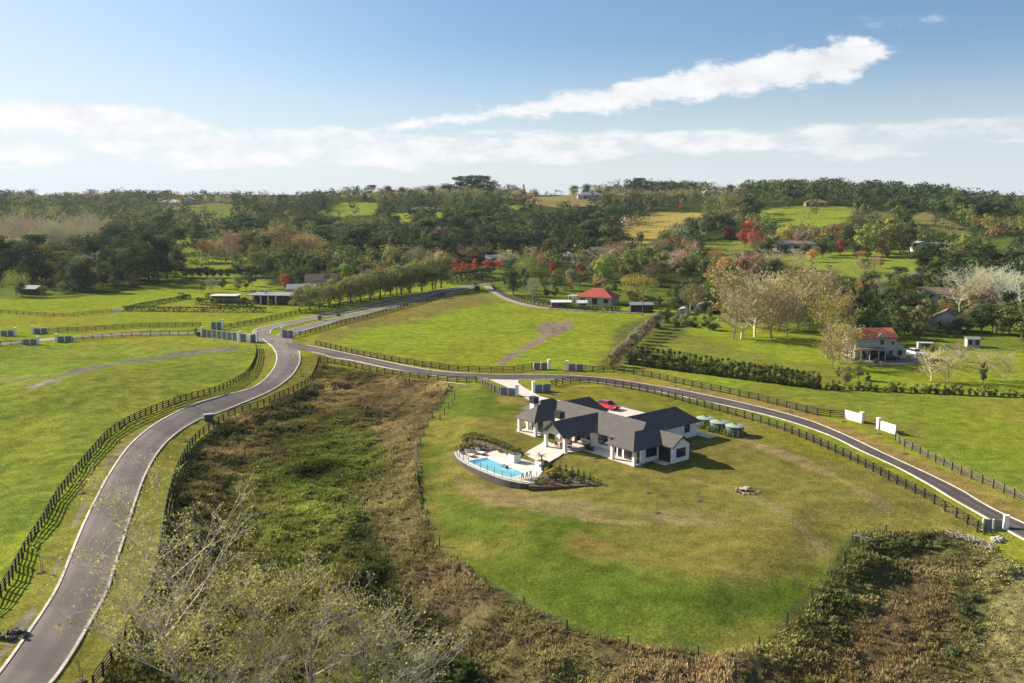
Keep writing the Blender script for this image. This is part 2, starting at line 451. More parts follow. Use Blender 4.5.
kerb('side_road_kerb', bL[14:_jj], -1, .22, .05); kerb('side_road_kerb', bL[_jk:], -1, .22, .05)
def centre_road(name, pts, w, m='asphalt', lift=.05, edge=True):
    p = smooth_line(poly(pts), 1.5); n = normals2(p); l = p + n * w / 2; r = p - n * w / 2
    tag(sheet(name, l, r, m, lift, 3), kind='structure')
    if edge: kerb('avenue_kerb', l[9:], 1, .25, .05, lift=lift); kerb('avenue_kerb', r[9:], -1, .25, .05, lift=lift)
    return p
# the avenue: two lanes round a grass strip, meeting at the junction
centre_road('avenue_lane', [(268,341),(262,334),(266,328.5),(290,323),(316,317.5),(345,311),(368,306),(395,300),(420,295),(445,290),(470,286),(486,283)], 4.4, lift=.06)
centre_road('avenue_lane', [(284,344),(284,338),(292,332),(312,326),(337,319.5),(368,312),(400,305),(428,298),(448,292),(470,287.5)], 4.4, lift=.066)
centre_road('junction', [(240,337),(262,338.5),(284,338)], 7.0, lift=.07, edge=False)
centre_road('lane', [(252,335.5),(225,333.5),(195,333),(150,333.5),(100,335.5),(60,338.5),(30,341),(0,344),(-60,350),(-140,358)], 4.2, 'gravel', .05, False)
centre_road('track', [(487,286),(492,291),(502,296.5),(516,302.5),(534,306.5),(560,309.5),(600,311.5),(645,313)], 3.0, 'gravel', .05, False)
centre_road('far_drive', [(903,286),(905,278),(912,274),(925,271),(945,265),(965,258)], 3.4, 'asphalt', .1, False)
# pale concrete drive from the side road to the house
dl = poly([(489,379.8),(499,384),(508,388),(517,393),(526,398.5),(533,404),(545,405.5)]); dr = poly([(519,380.2),(518,383),(523,387),(532,392),(540,396.5),(552,399.5),(566,401.5)])
tag(sheet('driveway', smooth_line(dl, .8)[:30] if 0 else np.stack([np.interp(np.linspace(0,1,40), np.linspace(0,1,len(dl)), dl[:,k]) for k in (0,1)],1),
          np.stack([np.interp(np.linspace(0,1,40), np.linspace(0,1,len(dr)), dr[:,k]) for k in (0,1)],1), 'concrete', .075, 3), kind='structure')

# ------------------------------------------------------------------ ground: colours by land cover and painted swamp shadows, relief by noise
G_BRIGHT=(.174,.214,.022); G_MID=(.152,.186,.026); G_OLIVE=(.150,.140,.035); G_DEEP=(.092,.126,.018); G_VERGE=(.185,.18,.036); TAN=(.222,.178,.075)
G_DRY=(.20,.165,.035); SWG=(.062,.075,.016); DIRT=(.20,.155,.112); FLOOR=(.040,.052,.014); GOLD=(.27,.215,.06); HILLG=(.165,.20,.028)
ZONES = [  # polygon in photo pixels, colour, soft edge (m), ragged edge (m)
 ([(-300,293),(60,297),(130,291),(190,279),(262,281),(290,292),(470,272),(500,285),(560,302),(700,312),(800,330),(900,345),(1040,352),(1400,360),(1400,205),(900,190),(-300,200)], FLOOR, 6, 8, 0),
 ([(-200,345),(60,346),(200,342),(250,345),(256,352),(240,376),(180,398),(110,430),(70,475),(20,555),(-60,700),(-400,700)], (.146,.187,.028), 2, 2, .28),
 ([(300,350),(350,330),(420,305),(480,294),(560,310),(640,318),(600,366),(500,368),(430,362),(370,352)], G_BRIGHT, 2, 2, 0),
 ([(300,345),(335,322),(420,300),(480,291),(500,298),(478,306),(430,318),(360,330),(330,345)], (.165,.145,.04), 5, 6, 0),
 ([(655,330),(760,352),(850,372),(840,388),(700,372),(640,356)], (.15,.165,.03), 2, 3, 0),
 ([(660,378),(760,398),(850,412),(905,436),(1030,500),(1200,560),(1200,400),(1030,396),(820,386)], G_MID, 2, 3, .35),
 ([(750,392),(850,410),(930,430),(900,440),(830,412),(740,400)], G_OLIVE, 4, 5, 0),
 ([(930,410),(1100,440),(1100,480),(960,440)], G_BRIGHT, 8, 8, 0),
 ([(560,371),(640,379),(740,394),(830,418),(890,444),(1000,495),(1080,540),(1080,556),(1000,512),(900,462),(830,432),(740,404),(650,385)], (.22,.165,.052), 1.2, 1.2, .2),
 # lawn
 ([(449,385),(480,383),(520,396),(560,386),(620,386),(700,402),(790,430),(860,462),(930,502),(975,530),(930,533),(890,532),(857,534),(845,557),(822,587),(795,613),(758,646),(706,655),(648,649),(578,632),(520,603),(480,582),(450,557),(431,531),(421,504),(417,478),(419,450),(428,425),(441,402)], G_OLIVE, .6, .5, .5),
 ([(449,385),(500,392),(500,410),(470,432),(452,455),(455,480),(500,505),(570,520),(650,550),(740,580),(830,560),(857,534),(845,557),(822,587),(795,613),(758,646),(706,655),(648,649),(578,632),(520,603),(480,582),(450,557),(431,531),(421,504),(417,478),(419,450),(428,425),(441,402)], G_DEEP, 5, 5, .2),
 ([(560,388),(620,388),(700,405),(790,433),(860,466),(800,445),(700,420),(640,405),(560,400)], (.155,.16,.022), 3, 4, 0),
 ([(452,458),(458,476),(480,489),(515,497),(560,497),(640,505),(720,520),(760,528),(700,527),(620,514),(540,508),(490,503),(462,492),(450,474)], TAN, 2, 3.5, .3),
 ([(585,540),(640,548),(690,560),(760,572),(740,580),(670,572),(610,556)], (.20,.155,.045), 2, 3, .3),
 ([(740,500),(800,495),(860,512),(930,520),(900,530),(850,520),(800,540),(820,560),(780,545)], (.20,.165,.045), 4, 4, .3),
 ([(742,437),(800,459),(850,481),(886,506),(892,516),(886,512),(846,485),(798,463),(740,440)], TAN, .5, 1.0, 0),
 ([(690,478),(745,492),(790,512),(818,540),(822,552),(812,542),(784,516),(742,496),(690,481)], TAN, .5, 1.0, 0),
 ([(585,518),(640,521),(650,523),(640,525),(585,521)], TAN, .4, .8, 0),
 # swamp
 (SWAMP_PX, SWG, .5, .9, .3),
 ([(0,674),(25,640),(61,583),(97,500),(131,443),(195,403),(250,386),(275,362),(272,349),(262,347),(254,372),(240,385),(190,402),(140,425),(105,452),(75,490),(40,555),(0,628)], G_VERGE, .5, .6, .2),
 ([(30,700),(88,623),(113,566),(138,490),(155,455),(196,421),(252,400),(290,378),(300,355),(340,366),(300,392),(250,414),(205,435),(180,462),(168,500),(160,545),(140,620),(95,700)], G_VERGE, .4, .6, .25),
 ([(298,348),(360,362),(440,378),(475,380),(450,384),(380,372),(320,362)], G_VERGE, .4, .5, .1),
 ([(298,343),(370,357),(450,371),(540,373.5),(540,369),(450,367),(370,352),(310,342)], G_VERGE, .4, .6, .2),
 ([(262,329),(330,314),(440,291),(440,296),(370,312),(310,326),(290,331)], (.17,.18,.03), .5, .6, .2),
 # bare strips
 ([(125,443.5),(148,426.5),(160,420),(161,421.5),(149,428.5),(126,445.5),(114,458.5),(99,477),(91,492),(86,505),(72,533),(58,567),(38,604),(24,627),(1,661),(-3,657),(20,625),(35,602),(55.5,565),(69.5,532),(84,503),(89,490),(97,475),(112,456.5)], (.22,.185,.14), .3, .5, 0),
 ([(492,364.5),(515,350),(538,336),(542,322),(574,320.5),(574,325),(553,336),(530,349),(506,364.5)], DIRT, .8, 1.2, 0),
 ([(-60,383.5),(0,380.5),(60,374),(130,359.5),(190,350.6),(236,347),(238,349.5),(200,353),(140,361.5),(70,376.5),(0,383.2),(-60,387)], (.155,.14,.115), .5, 1.4, 0),
 ([(20,388),(65,377),(62,382),(30,391)], (.24,.21,.17), .5, 1.2, 0),
 ([(620,328),(660,312),(700,318),(690,330),(640,360),(600,372)], (.10,.115,.03), 2, 2, 0),
]
OPEN = [  # meadows among the far trees
 ([(124,241),(165,239),(205,240),(203,252),(150,252),(128,248)], (.15,.19,.03)), ([(185,257),(262,258),(262,270),(190,268)], (.17,.20,.03)),
 ([(176,207),(215,203),(245,206),(225,219),(190,217)], (.14,.15,.04)), ([(318,213),(345,202),(382,204),(372,215),(330,217)], HILLG),
 ([(393,213),(440,212),(468,214),(440,221),(400,222)], HILLG), ([(574,216),(612,213),(616,217),(600,225),(580,226)], HILLG),
 ([(617,230),(640,217),(660,212),(704,213),(704,217),(684,222),(664,232),(650,246),(625,246)], GOLD), ([(520,203),(560,195),(600,197),(610,205),(560,208)], (.19,.155,.07)),
 ([(752,212),(800,206),(848,206),(856,214),(842,224),(815,228),(775,224)], HILLG), ([(760,256),(800,252),(880,250),(960,250),(962,258),(930,270),(900,284),(862,280),(830,272),(780,264)], (.17,.205,.03)),
 ([(700,243),(745,240),(758,250),(740,262),(705,262)], (.15,.18,.03)), ([(908,212),(925,212),(970,232),(968,238),(930,228),(912,222)], (.18,.165,.06)),
 ([(855,213),(900,207),(915,215),(870,222)], (.13,.13,.04)), ([(34,200),(62,197),(64,201),(40,204)], (.18,.17,.05)), ([(500,203),(530,206),(520,210),(500,207)], HILLG),
 ([(160,270),(260,275),(262,283),(160,281)], (.13,.16,.03)), ([(415,276),(500,266),(560,280),(680,290),(690,304),(600,300),(520,296),(480,282)], (.10,.13,.025)),
 ([(830,296),(880,296),(950,318),(1030,330),(1030,352),(930,344),(840,340)], (.12,.15,.025)), ([(-20,298),(0,283),(60,284),(60,297)], (.11,.14,.03)),
 ([(300,226),(330,222),(360,228),(330,234)], (.11,.12,.03)), ([(360,240),(376,238),(372,246),(362,248)], (.3,.26,.17)),
 ([(985,240),(1030,236),(1040,262),(1000,268)], (.11,.14,.03)),
]
OPENW = [(poly(p), c) for p, c in OPEN]
RB = [ # centre px, radii px, colour, strength
 (300,470,400,300,(.115,.115,.035),.5),
 (330,398,100,14,(.24,.175,.085),1.4),(230,440,60,26,(.22,.16,.075),1.1),(420,400,40,26,(.22,.165,.088),.9),(398,440,30,40,(.265,.20,.10),1.7),(375,540,28,80,(.19,.165,.08),.8),(395,500,26,60,(.235,.19,.10),1.1),
 (315,480,60,36,(.125,.155,.028),2.4),(340,432,46,16,(.11,.12,.03),1.4),(250,495,40,50,(.14,.145,.04),1.4),(210,470,34,40,(.15,.115,.05),.8),(290,520,50,34,(.19,.20,.045),1.8),(330,545,34,34,(.19,.195,.05),1.1),(190,540,30,80,(.07,.075,.026),1.0),(205,600,60,60,(.14,.125,.045),.8),(270,450,40,20,(.10,.09,.035),1.0),(300,430,50,12,(.075,.075,.025),1.0),
 (306,474,22,7,(.035,.045,.014),6),(356,530,9,16,(.045,.062,.016),5),(372,568,13,26,(.042,.06,.014),7),(345,448,50,14,(.085,.115,.022),2.5),(325,508,30,16,(.19,.215,.045),3.0),(290,541,40,18,(.18,.205,.045),2.6),(225,511,34,40,(.12,.10,.04),1.4),(262,470,20,30,(.11,.095,.038),1.4),(176,500,10,60,(.038,.044,.018),6),(190,462,14,20,(.038,.044,.018),5),(222,436,20,9,(.042,.048,.018),5),(168,570,12,40,(.038,.044,.018),5),(270,410,24,6,(.045,.052,.02),4),(300,396,14,8,(.045,.052,.02),4),(394,612,20,30,(.042,.06,.014),7),(425,648,28,26,(.042,.06,.014),6),(455,680,26,20,(.042,.06,.014),5),(245,520,22,12,(.05,.06,.018),3),(450,600,60,46,(.22,.165,.09),1.2),(540,640,90,46,(.22,.17,.09),1.1),(640,672,90,26,(.23,.165,.095),1.1),(480,660,60,26,(.18,.16,.07),1.0),(570,670,60,20,(.19,.18,.06),.8),(520,615,30,10,(.15,.16,.05),1.0),  # near-black entries on the left paint the shadow band along the fence
 (300,680,160,60,(.15,.16,.045),.8),(740,668,60,20,(.20,.155,.08),1.0),(830,610,50,40,(.14,.145,.045),1.1),(800,640,40,20,(.17,.17,.05),1.0),(850,585,26,34,(.085,.095,.03),2.0),(820,625,20,16,(.075,.085,.028),2.0),(880,556,40,10,(.09,.10,.032),2.0),(900,590,40,24,(.20,.155,.075),1.4),(930,600,34,30,(.21,.145,.07),1.5),(880,645,50,26,(.23,.155,.08),1.6),(835,634,24,6,(.05,.055,.022),3),(965,600,10,40,(.05,.055,.02),3),(1010,620,36,60,(.25,.235,.10),2.0),(930,570,60,30,(.18,.155,.07),1.0),(900,640,60,40,(.20,.15,.08),1.1),(960,650,50,40,(.14,.14,.05),1.0),(855,640,30,12,(.08,.085,.03),1.2),  # the thin dark entry paints the shadow under the bank
 (1000,600,60,40,(.23,.22,.09),1.4),(1010,560,40,24,(.21,.20,.075),1.2),(905,546,34,9,(.07,.08,.026),1.4),(975,610,14,36,(.06,.075,.022),1.3),(1010,660,40,30,(.23,.20,.095),1.1),
]
def swamp_colour(x, y):
    z = H(x, y); px, py = proj(x, y, z)
    W = np.full(x.shape, .18); C = W[..., None] * np.array((.15, .125, .04))
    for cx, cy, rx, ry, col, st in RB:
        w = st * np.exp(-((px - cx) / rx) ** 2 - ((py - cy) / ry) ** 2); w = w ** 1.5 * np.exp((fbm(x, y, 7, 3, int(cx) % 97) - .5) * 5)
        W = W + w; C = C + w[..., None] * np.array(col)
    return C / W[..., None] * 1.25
def cover(x, y):
    sd = swd(x, y)
    n30 = fbm(x, y, 34, 4, 40); n8 = fbm(x, y, 7, 4, 41); n2 = fbm(x, y, 2.2, 3, 42)
    c = np.empty(x.shape + (3,)); c[:] = G_BRIGHT
    mixin = lambda c, m, col: c * (1 - m[..., None]) + np.array(col) * m[..., None]
    c = mixin(c, sstep(.45, .72, n30) * .45, G_DRY)
    jag = (n8 - .5) * 2
    for p, col, soft, ragged, dry in ZONES:
        w = plane(SWAMP_PX, -1.2) if p is SWAMP_PX else poly(p)
        x0, y0 = w.min(0) - 30; x1, y1 = w.max(0) + 30
        b = (x > x0) & (x < x1) & (y > y0) & (y < y1)
        if not b.any(): continue
        d = sdist(x[b], y[b], w) + jag[b] * ragged * 1.6
        m = np.zeros(x.shape); m[b] = sstep(soft, -soft, d)
        cc = np.empty_like(c); cc[:] = col
        if dry: cc = mixin(cc, sstep(.42, .68, n8 * .55 + n30 * .45) * dry, G_DRY if col != G_DEEP else G_OLIVE)
        c = c * (1 - m[..., None]) + cc * m[..., None]
    for w, col in OPENW:
        x0, y0 = w.min(0) - 30; x1, y1 = w.max(0) + 30
        b = (x > x0) & (x < x1) & (y > y0) & (y < y1)
        if not b.any(): continue
        d = sdist(x[b], y[b], w) + jag[b] * 5; m = np.zeros(x.shape); m[b] = sstep(3, -3, d); c = mixin(c, m, col)
    # ground above the tree line, outside any meadow polygon, is wooded floor further out
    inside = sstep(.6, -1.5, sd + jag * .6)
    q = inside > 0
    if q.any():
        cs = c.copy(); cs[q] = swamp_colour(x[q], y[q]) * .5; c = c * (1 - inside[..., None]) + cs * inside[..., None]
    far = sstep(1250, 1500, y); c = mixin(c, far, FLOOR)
    k = (.82 + .36 * n8) * (.88 + .24 * n2) * (.90 + .2 * n30)
    # colour drifts from yellow to green in drifts
    c[..., 0] *= .90 + .2 * fbm(x, y, 11, 3, 60); c[..., 1] *= .95 + .1 * fbm(x, y, 16, 3, 61)
    return c * k[..., None]
def make_ground():
    r = [4.]
    while r[-1] < 52: r.append(r[-1] + 3)
    while r[-1] < 1500: r.append(r[-1] + min(max(r[-1] ** 2 / 38000, .3), 9))
    while r[-1] < 14000: r.append(r[-1] * 1.12)
    r = np.array(r)
    a = np.r_[np.arange(-85, -40, 1.0), np.arange(-40, 40, .075), np.arange(40, 85.1, 1.0)] * math.pi / 180
    A, Rr = np.meshgrid(a, r); x = Rr * np.sin(A); y = Rr * np.cos(A)
    sd = swd(x, y)
    near = 1 - sstep(120, 330, Rr)
    z = H(x, y) + rough(x, y, np.where(y < 310, sd, 99)) * near
    # hummocky rough pasture on the left
    lp = 1 - sstep(0, 5, sdist(x, y, poly(ZONES[1][0])))
    z += lp * near * ((fbm(x, y, 3.5, 3, 77) - .5) * .5 + (fbm(x, y, 12, 2, 78) - .5) * .8)
    # keep the bank smooth under the roads
    v = np.stack([x, y, z], -1).reshape(-1, 3)
    nr, na = x.shape
    i = np.arange(nr - 1)[:, None] * na + np.arange(na - 1)[None, :]
    f = np.stack([i, i + 1, i + na + 1, i + na], -1).reshape(-1, 4)[:, ::-1]
    me = npmesh('ground', v, f, 'ground')
    ca = me.color_attributes.new('cover', 'FLOAT_COLOR', 'POINT')
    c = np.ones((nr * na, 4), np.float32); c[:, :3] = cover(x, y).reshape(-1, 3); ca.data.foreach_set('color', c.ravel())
    me.polygons.foreach_set('use_smooth', np.ones(len(f), bool))
    tag(obj('ground', me), kind='structure')
make_ground()

# ------------------------------------------------------------------ foliage
def unit(n):
    v = rng.normal(size=(n, 3)); return v / np.linalg.norm(v, axis=1)[:, None]
def quads(c, s, flat=0.0, lo=.8, hi=1.2, asp=.75, out=None, bias=1.9):
    """one small leaf-clump face at each centre, facing roughly outwards; returns verts, faces, tint"""
    n = len(c)
    nn = unit(n)
    if out is not None: nn = nn + out * bias; nn /= np.linalg.norm(nn, axis=1)[:, None] + 1e-9
    a = np.cross(nn, unit(n)); a /= np.linalg.norm(a, axis=1)[:, None] + 1e-9
    b = np.cross(nn, a)
    s = np.broadcast_to(s, (n,)) * rng.uniform(.6, 1.4, n)
    a = a * s[:, None]; b = b * (s * asp)[:, None]
    k = rng.uniform(.5, 1, (n, 4, 1))
    v = np.stack([c - a * k[:, 0], c - b * k[:, 1], c + a * k[:, 2], c + b * k[:, 3]], 1).reshape(-1, 3)
    f = np.arange(4 * n).reshape(-1, 4)
    t = np.repeat(rng.uniform(lo, hi, n), 4)[:, None] * np.ones(3)
    return v, f, t
def outward(p, c, k, h):
    """mix of the direction out of its own lump and out of the whole crown"""
    a = p - c[k]; a /= np.linalg.norm(a, axis=1)[:, None] + 1e-9
    b = p - np.array([0, 0, h * .45]); b /= np.linalg.norm(b, axis=1)[:, None] + 1e-9
    return a * .9 + b * .7 + np.array([0, 0, .25])
def clumps(centres, radii, n, shell=.35):
    """points in a set of uneven lumps, denser near each lump's skin"""
    w = radii.mean(1) ** 2; k = rng.choice(len(centres), n, p=w / w.sum())
    u = unit(n) * (shell + (1 - shell) * rng.random(n) ** .5)[:, None]
    return centres[k] + u * radii[k], k
def shape_round(h, w, nb, base=.18, top=1.0, pw=1.0):
    """lump centres filling an ovoid crown h tall and w wide"""
    c = []; r = []
    for i in range(nb):
        zt = rng.uniform(0, 1); rad = math.sqrt(max(.02, 1 - (2 * zt - 1) ** 2)) ** pw
        ang = rng.uniform(0, 2 * math.pi); q = rng.uniform(.25, .85) * rad
        br = w * rng.uniform(.13, .24)
        c.append((q * w / 2 * math.cos(ang), q * w / 2 * math.sin(ang), h * (base + (1 - base) * (.08 + .84 * zt))))
        r.append((br, br, br * rng.uniform(.65, .95)))
    return np.array(c), np.array(r)
def shape_cone(h, w, nb, base=.06):
    c = []; r = []
    for i in range(nb):
        zt = rng.uniform(0, 1) ** 1.25; ang = rng.uniform(0, 2 * math.pi); q = (1 - zt) * rng.uniform(.3, .9); br = w * (.09 + .14 * (1 - zt))
        c.append((q * w / 2 * math.cos(ang), q * w / 2 * math.sin(ang), h * (base + (1 - base) * zt * .96))); r.append((br, br, br * .9))
    return np.array(c), np.array(r)
def shape_column(h, w, nb):
    c = []; r = []
    for i in range(nb):
        zt = rng.uniform(0.02, 1); ang = rng.uniform(0, 2 * math.pi); q = (1 - .75 * zt ** 2.2) * rng.uniform(.2, .75); br = w * .24 * (1 - .5 * zt ** 2)
        c.append((q * w / 2 * math.cos(ang), q * w / 2 * math.sin(ang), h * zt * .97)); r.append((br, br, br * 1.5))
    return np.array(c), np.array(r)
def shape_pine(h, w, nb):
    c = []; r = []
    for i in range(nb):
        zt = rng.uniform(0, 1) ** .7; ang = rng.uniform(0, 2 * math.pi); q = rng.uniform(.2, 1.0) * (.55 + .45 * math.sin(math.pi * min(1, zt * .9 + .1)))
        br = w * rng.uniform(.14, .22)
        c.append((q * w / 2 * math.cos(ang), q * w / 2 * math.sin(ang), h * (.34 + .60 * zt))); r.append((br, br, br * .5))
    return np.array(c), np.array(r)
def limbs(mb, h, spread, n, r0, z0=.12, z1=.75, wob=.25):
    """tapered trunk with limbs"""
    top = h * z1
    pts = [(rng.normal() * .02 * h * k / 4, rng.normal() * .02 * h * k / 4, top * k / 4) for k in range(5)]; pts[0] = (0, 0, -.3)
    mb.tube(pts, [r0 * (1.25, .9, .7, .5, .2)[k] for k in range(5)], 6)
    for i in range(n):
        zt = rng.uniform(z0, .85) * top; a = rng.uniform(0, 6.28); L = spread * rng.uniform(.5, .95)
        k = zt / top * 4; j = min(int(k), 3); p0 = np.array(pts[j]) * (1 - k + j) + np.array(pts[j + 1]) * (k - j)
        p1 = p0 + np.array([math.cos(a) * L * .5, math.sin(a) * L * .5, L * .35]); p2 = p0 + np.array([math.cos(a + wob) * L, math.sin(a + wob) * L, L * .9])
        mb.tube([p0, p1, p2], [r0 * .42, r0 * .26, r0 * .07], 4)
def twig_lines(h, w, nl, nt_, droop=.0, base=.09, thick=.018):
    """limbs that fork into fine twigs: list of (p0, p1, r0, r1)"""
    segs = []
    trunk = [np.array([0, 0, -.3])]
    for k in range(1, 6): trunk.append(np.array([rng.normal() * .012 * h * k, rng.normal() * .012 * h * k, h * .8 * k / 5]))
    r0 = h * thick
    for k in range(5): segs.append((trunk[k], trunk[k + 1], r0 * (1 - k * .17), r0 * (1 - (k + 1) * .17)))
    for i in range(nl):
        zt = rng.uniform(base, .98); k = zt * 5; j = min(int(k), 4); p = trunk[j] * (1 - k + j) + trunk[j + 1] * (k - j)
        a = rng.uniform(0, 6.28); env = math.sqrt(max(.05, 1 - (2 * (zt * .8 + .12) - 1) ** 2))
        L = w / 2 * env * rng.uniform(.7, 1.1) + h * .05
        d = np.array([math.cos(a), math.sin(a), rng.uniform(.25, 1.15)]); d /= np.linalg.norm(d)
        m = p + d * L * .55; e = m + (d + np.array([0, 0, .35])) * L * .5
        r = r0 * .4 * (1.1 - zt * .6)
        segs += [(p, m, r, r * .6), (m, e, r * .6, r * .2)]
        for q in range(nt_):
            s = rng.uniform(.25, 1); b = p + (m - p) * min(1, s / .55) if s < .55 else m + (e - m) * (s - .55) / .45
            u = unit(1)[0]; u[2] = abs(u[2]) * (.9 - droop) ; u = u + d * .5; u /= np.linalg.norm(u)
            l = L * rng.uniform(.16, .38); c = b + u * l
            segs.append((b, c, r * .22, r * .08))
            for y in range(2):
                v = u + unit(1)[0] * .8; v[2] += .15 - droop; v /= np.linalg.norm(v); b2 = b + u * l * rng.uniform(.4, 1)
                segs.append((b2, b2 + v * l * rng.uniform(.4, .8), r * .12, r * .05))
    return segs
def seg_mesh(segs, rmin, tint=1.0):
    """three-sided tapered sticks"""
    P = np.array([s[0] for s in segs]); Q = np.array([s[1] for s in segs]); ra = np.maximum([s[2] for s in segs], rmin); rb = np.maximum([s[3] for s in segs], rmin * .7)
    d = Q - P; d /= np.linalg.norm(d, axis=1)[:, None] + 1e-9
    a = np.cross(d, np.where(np.abs(d[:, 2:3]) < .9, [[0, 0, 1]], [[1, 0, 0]])); a /= np.linalg.norm(a, axis=1)[:, None] + 1e-9; b = np.cross(d, a)
    vs = []
    for X, r in ((P, ra), (Q, rb)):
        for k in range(3):
            w = 2.0944 * k; vs.append(X + (a * math.cos(w) + b * math.sin(w)) * np.asarray(r)[:, None])
    v = np.stack(vs, 1).reshape(-1, 3); o = np.arange(len(segs))[:, None] * 6
    f = np.concatenate([o + np.array([[k, (k+1) % 3, 3 + (k+1) % 3, 3 + k]]) for k in range(3)], 0)
    t = np.repeat(rng.uniform(.8, 1.2, len(segs)), 6)[:, None] * np.ones(3) * tint
    return v, f, t
def join(*parts):
    V = []; F = []; T = []; o = 0
    for v, f, t in parts: V.append(v); F.append(f + o); T.append(t); o += len(v)
    return np.concatenate(V), np.concatenate(F), np.concatenate(T)

# prototypes: (crown mesh, trunk mesh, merged far mesh), all about 10 m tall
PROTO = {}
def proto(kind, crown, trunk_mb, bark):
    cv, cf, ct = crown
    me = npmesh(kind + '_crown', cv, cf, 'leaf' if bark != 'twig' else 'twig', ct)
    tm = None
    if trunk_mb is not None:
        tv = np.array(trunk_mb.v); tf = [q if len(q) == 4 else (q + q[-1:] * 4)[:4] for q in trunk_mb.f if len(q) <= 4] 
        tm = bpy.data.meshes.new(kind + '_trunk'); tm.from_pydata(trunk_mb.v, [], trunk_mb.f); tm.materials.append(M['bark' if bark != 'bark_pale' else bark]); tm.update()
    PROTO.setdefault(kind, []).append((me, tm))
for q in range(4):
    c, r = shape_round(10, 9.0, 26); p, k = clumps(c, r, 2300); crown = quads(p, .30, out=outward(p, c, k, 10))
    crown[2][:] *= np.repeat(rng.uniform(.8, 1.2, len(c))[k], 4)[:, None]
    mb = MB(); limbs(mb, 10, 3.2, 7, .24); proto('round', crown, mb, 'bark')
    c, r = shape_round(10, 6.2, 24, .12); p, k = clumps(c, r, 2000); crown = quads(p, .28, out=outward(p, c, k, 10))
    crown[2][:] *= np.repeat(rng.uniform(.8, 1.2, len(c))[k], 4)[:, None]
    mb = MB(); limbs(mb, 10, 2.2, 6, .2); proto('tall', crown, mb, 'bark')
    c, r = shape_pine(10, 8.0, 22); p, k = clumps(c, r, 1700); crown = quads(p, .28, out=outward(p, c, k, 10))
    crown[2][:] *= np.repeat(rng.uniform(.8, 1.2, len(c))[k], 4)[:, None]
    mb = MB(); limbs(mb, 10, 3.0, 8, .22, .35, .92); proto('pine', crown, mb, 'bark')
    c, r = shape_cone(10, 4.6, 34); p, k = clumps(c, r, 1500); crown = quads(p, .22, out=outward(p, c, k, 10)); mb = MB(); limbs(mb, 10, .8, 3, .16, .1, .9); proto('conifer', crown, mb, 'bark')
    c, r = shape_column(10, 4.4, 26); p, k = clumps(c, r, 1300); crown = quads(p, .27, out=outward(p, c, k, 10)); mb = MB(); mb.tube([(0,0,-.3),(0,0,8)], [.16,.05], 5); proto('column', crown, mb, 'bark')
    # leafless or nearly leafless crowns
    sg = twig_lines(10, 7.5, 34, 9); v = seg_mesh(sg, .022)
    proto('bare', v, None, 'twig')
    tips = np.array([s[1] for s in sg if s[3] < .02]); lv = tips[rng.choice(len(tips), 700)] + rng.normal(size=(700, 3)) * .15
    sg2 = twig_lines(10, 8.5, 30, 8); tips = np.array([s[1] for s in sg2 if s[3] < .02])
    lv = tips[rng.choice(len(tips), 1500)] + rng.normal(size=(1500, 3)) * .22
    mb = MB()
    for s in sg2:
        if s[2] > .045: mb.tube([s[0], s[1]], [s[2], s[3]], 5)
    fine = seg_mesh([s for s in sg2 if s[2] <= .045], .018, .8)
    proto('sparse', join(quads(lv, .17), fine), mb, 'bark_pale')
    c, r = shape_round(10, 12, 16, .0); p, k = clumps(c, r, 1100); crown = quads(p, .55, out=outward(p, c, k, 10)); proto('shrub', crown, None, 'bark')
    # weeping, airy crown
    c, r = shape_round(10, 11, 22, .25); p, k = clumps(c, r, 2600, .2); crown = quads(p, .2, out=outward(p, c, k, 10), bias=.6); mb = MB(); limbs(mb, 10, 3.6, 8, .2, .15, .7); proto('willow', crown, mb, 'bark_pale')
EVG = (.068, .092, .042); EVG2 = (.105, .134, .050); MIDG = (.165, .198, .058); OLIVE = (.235, .225, .085); YEL = (.38, .33, .08); LIME = (.27, .32, .075)
TANL = (.44, .36, .18); REDL = (.47, .115, .07); CRIM = (.28, .08, .068); ORNG = (.50, .27, .11); PINK = (.38, .26, .19); BARE = (.49, .44, .28); BARE2 = (.55, .54, .39); BRWN = (.28, .215, .13); GREY = (.29, .28, .19); AVEN = (.235, .245, .09)
def place(kind, p, h, col, w=1.0, parts=True, jit=.12, var=None, name=None):
    me, tm = PROTO[kind][rng.integers(len(PROTO[kind])) if var is None else var]
    k = 1 + rng.normal() * jit * .6
    colr = tuple(float(max(.005, c * (1 + rng.normal() * jit * .5) * k)) for c in col) + (1.0,)
    sc = h / 10; rz = rng.uniform(0, 6.28); w = w * (1 + rng.normal() * .05)
    cr = bpy.data.objects.new('crown' if (parts and tm) else (name or kind), me); COL.objects.link(cr); cr.color = colr
    if parts and tm:
        root = empty(name or 'tree', (p[0], p[1], p[2]), rz); cr.parent = root
        tr = obj('trunk', tm, root); root.scale = (sc * w, sc * w, sc)
        return root
    cr.location = tuple(map(float, p)); cr.rotation_euler = (0, 0, rz); cr.scale = (sc * w, sc * w, sc)
    return cr
NAMES = {'round': 'broadleaf_tree', 'tall': 'broadleaf_tree', 'pine': 'pine_tree', 'conifer': 'conifer_tree', 'column': 'conifer_tree', 'bare': 'leafless_tree', 'sparse': 'autumn_tree', 'shrub': 'shrub', 'willow': 'willow_tree'}
def adj(c):
    for k, v in ((EVG,'dark green'),(EVG2,'dark green'),(MIDG,'mid green'),(OLIVE,'olive'),(YEL,'yellow green'),(LIME,'light green'),(TANL,'tan'),(REDL,'bright red'),(CRIM,'crimson'),(ORNG,'orange'),(PINK,'dusky pink'),(BARE,'grey brown'),(BARE2,'pale grey'),(BRWN,'brown'),(GREY,'grey green'),(AVEN,'olive')):
        if k is c: return v
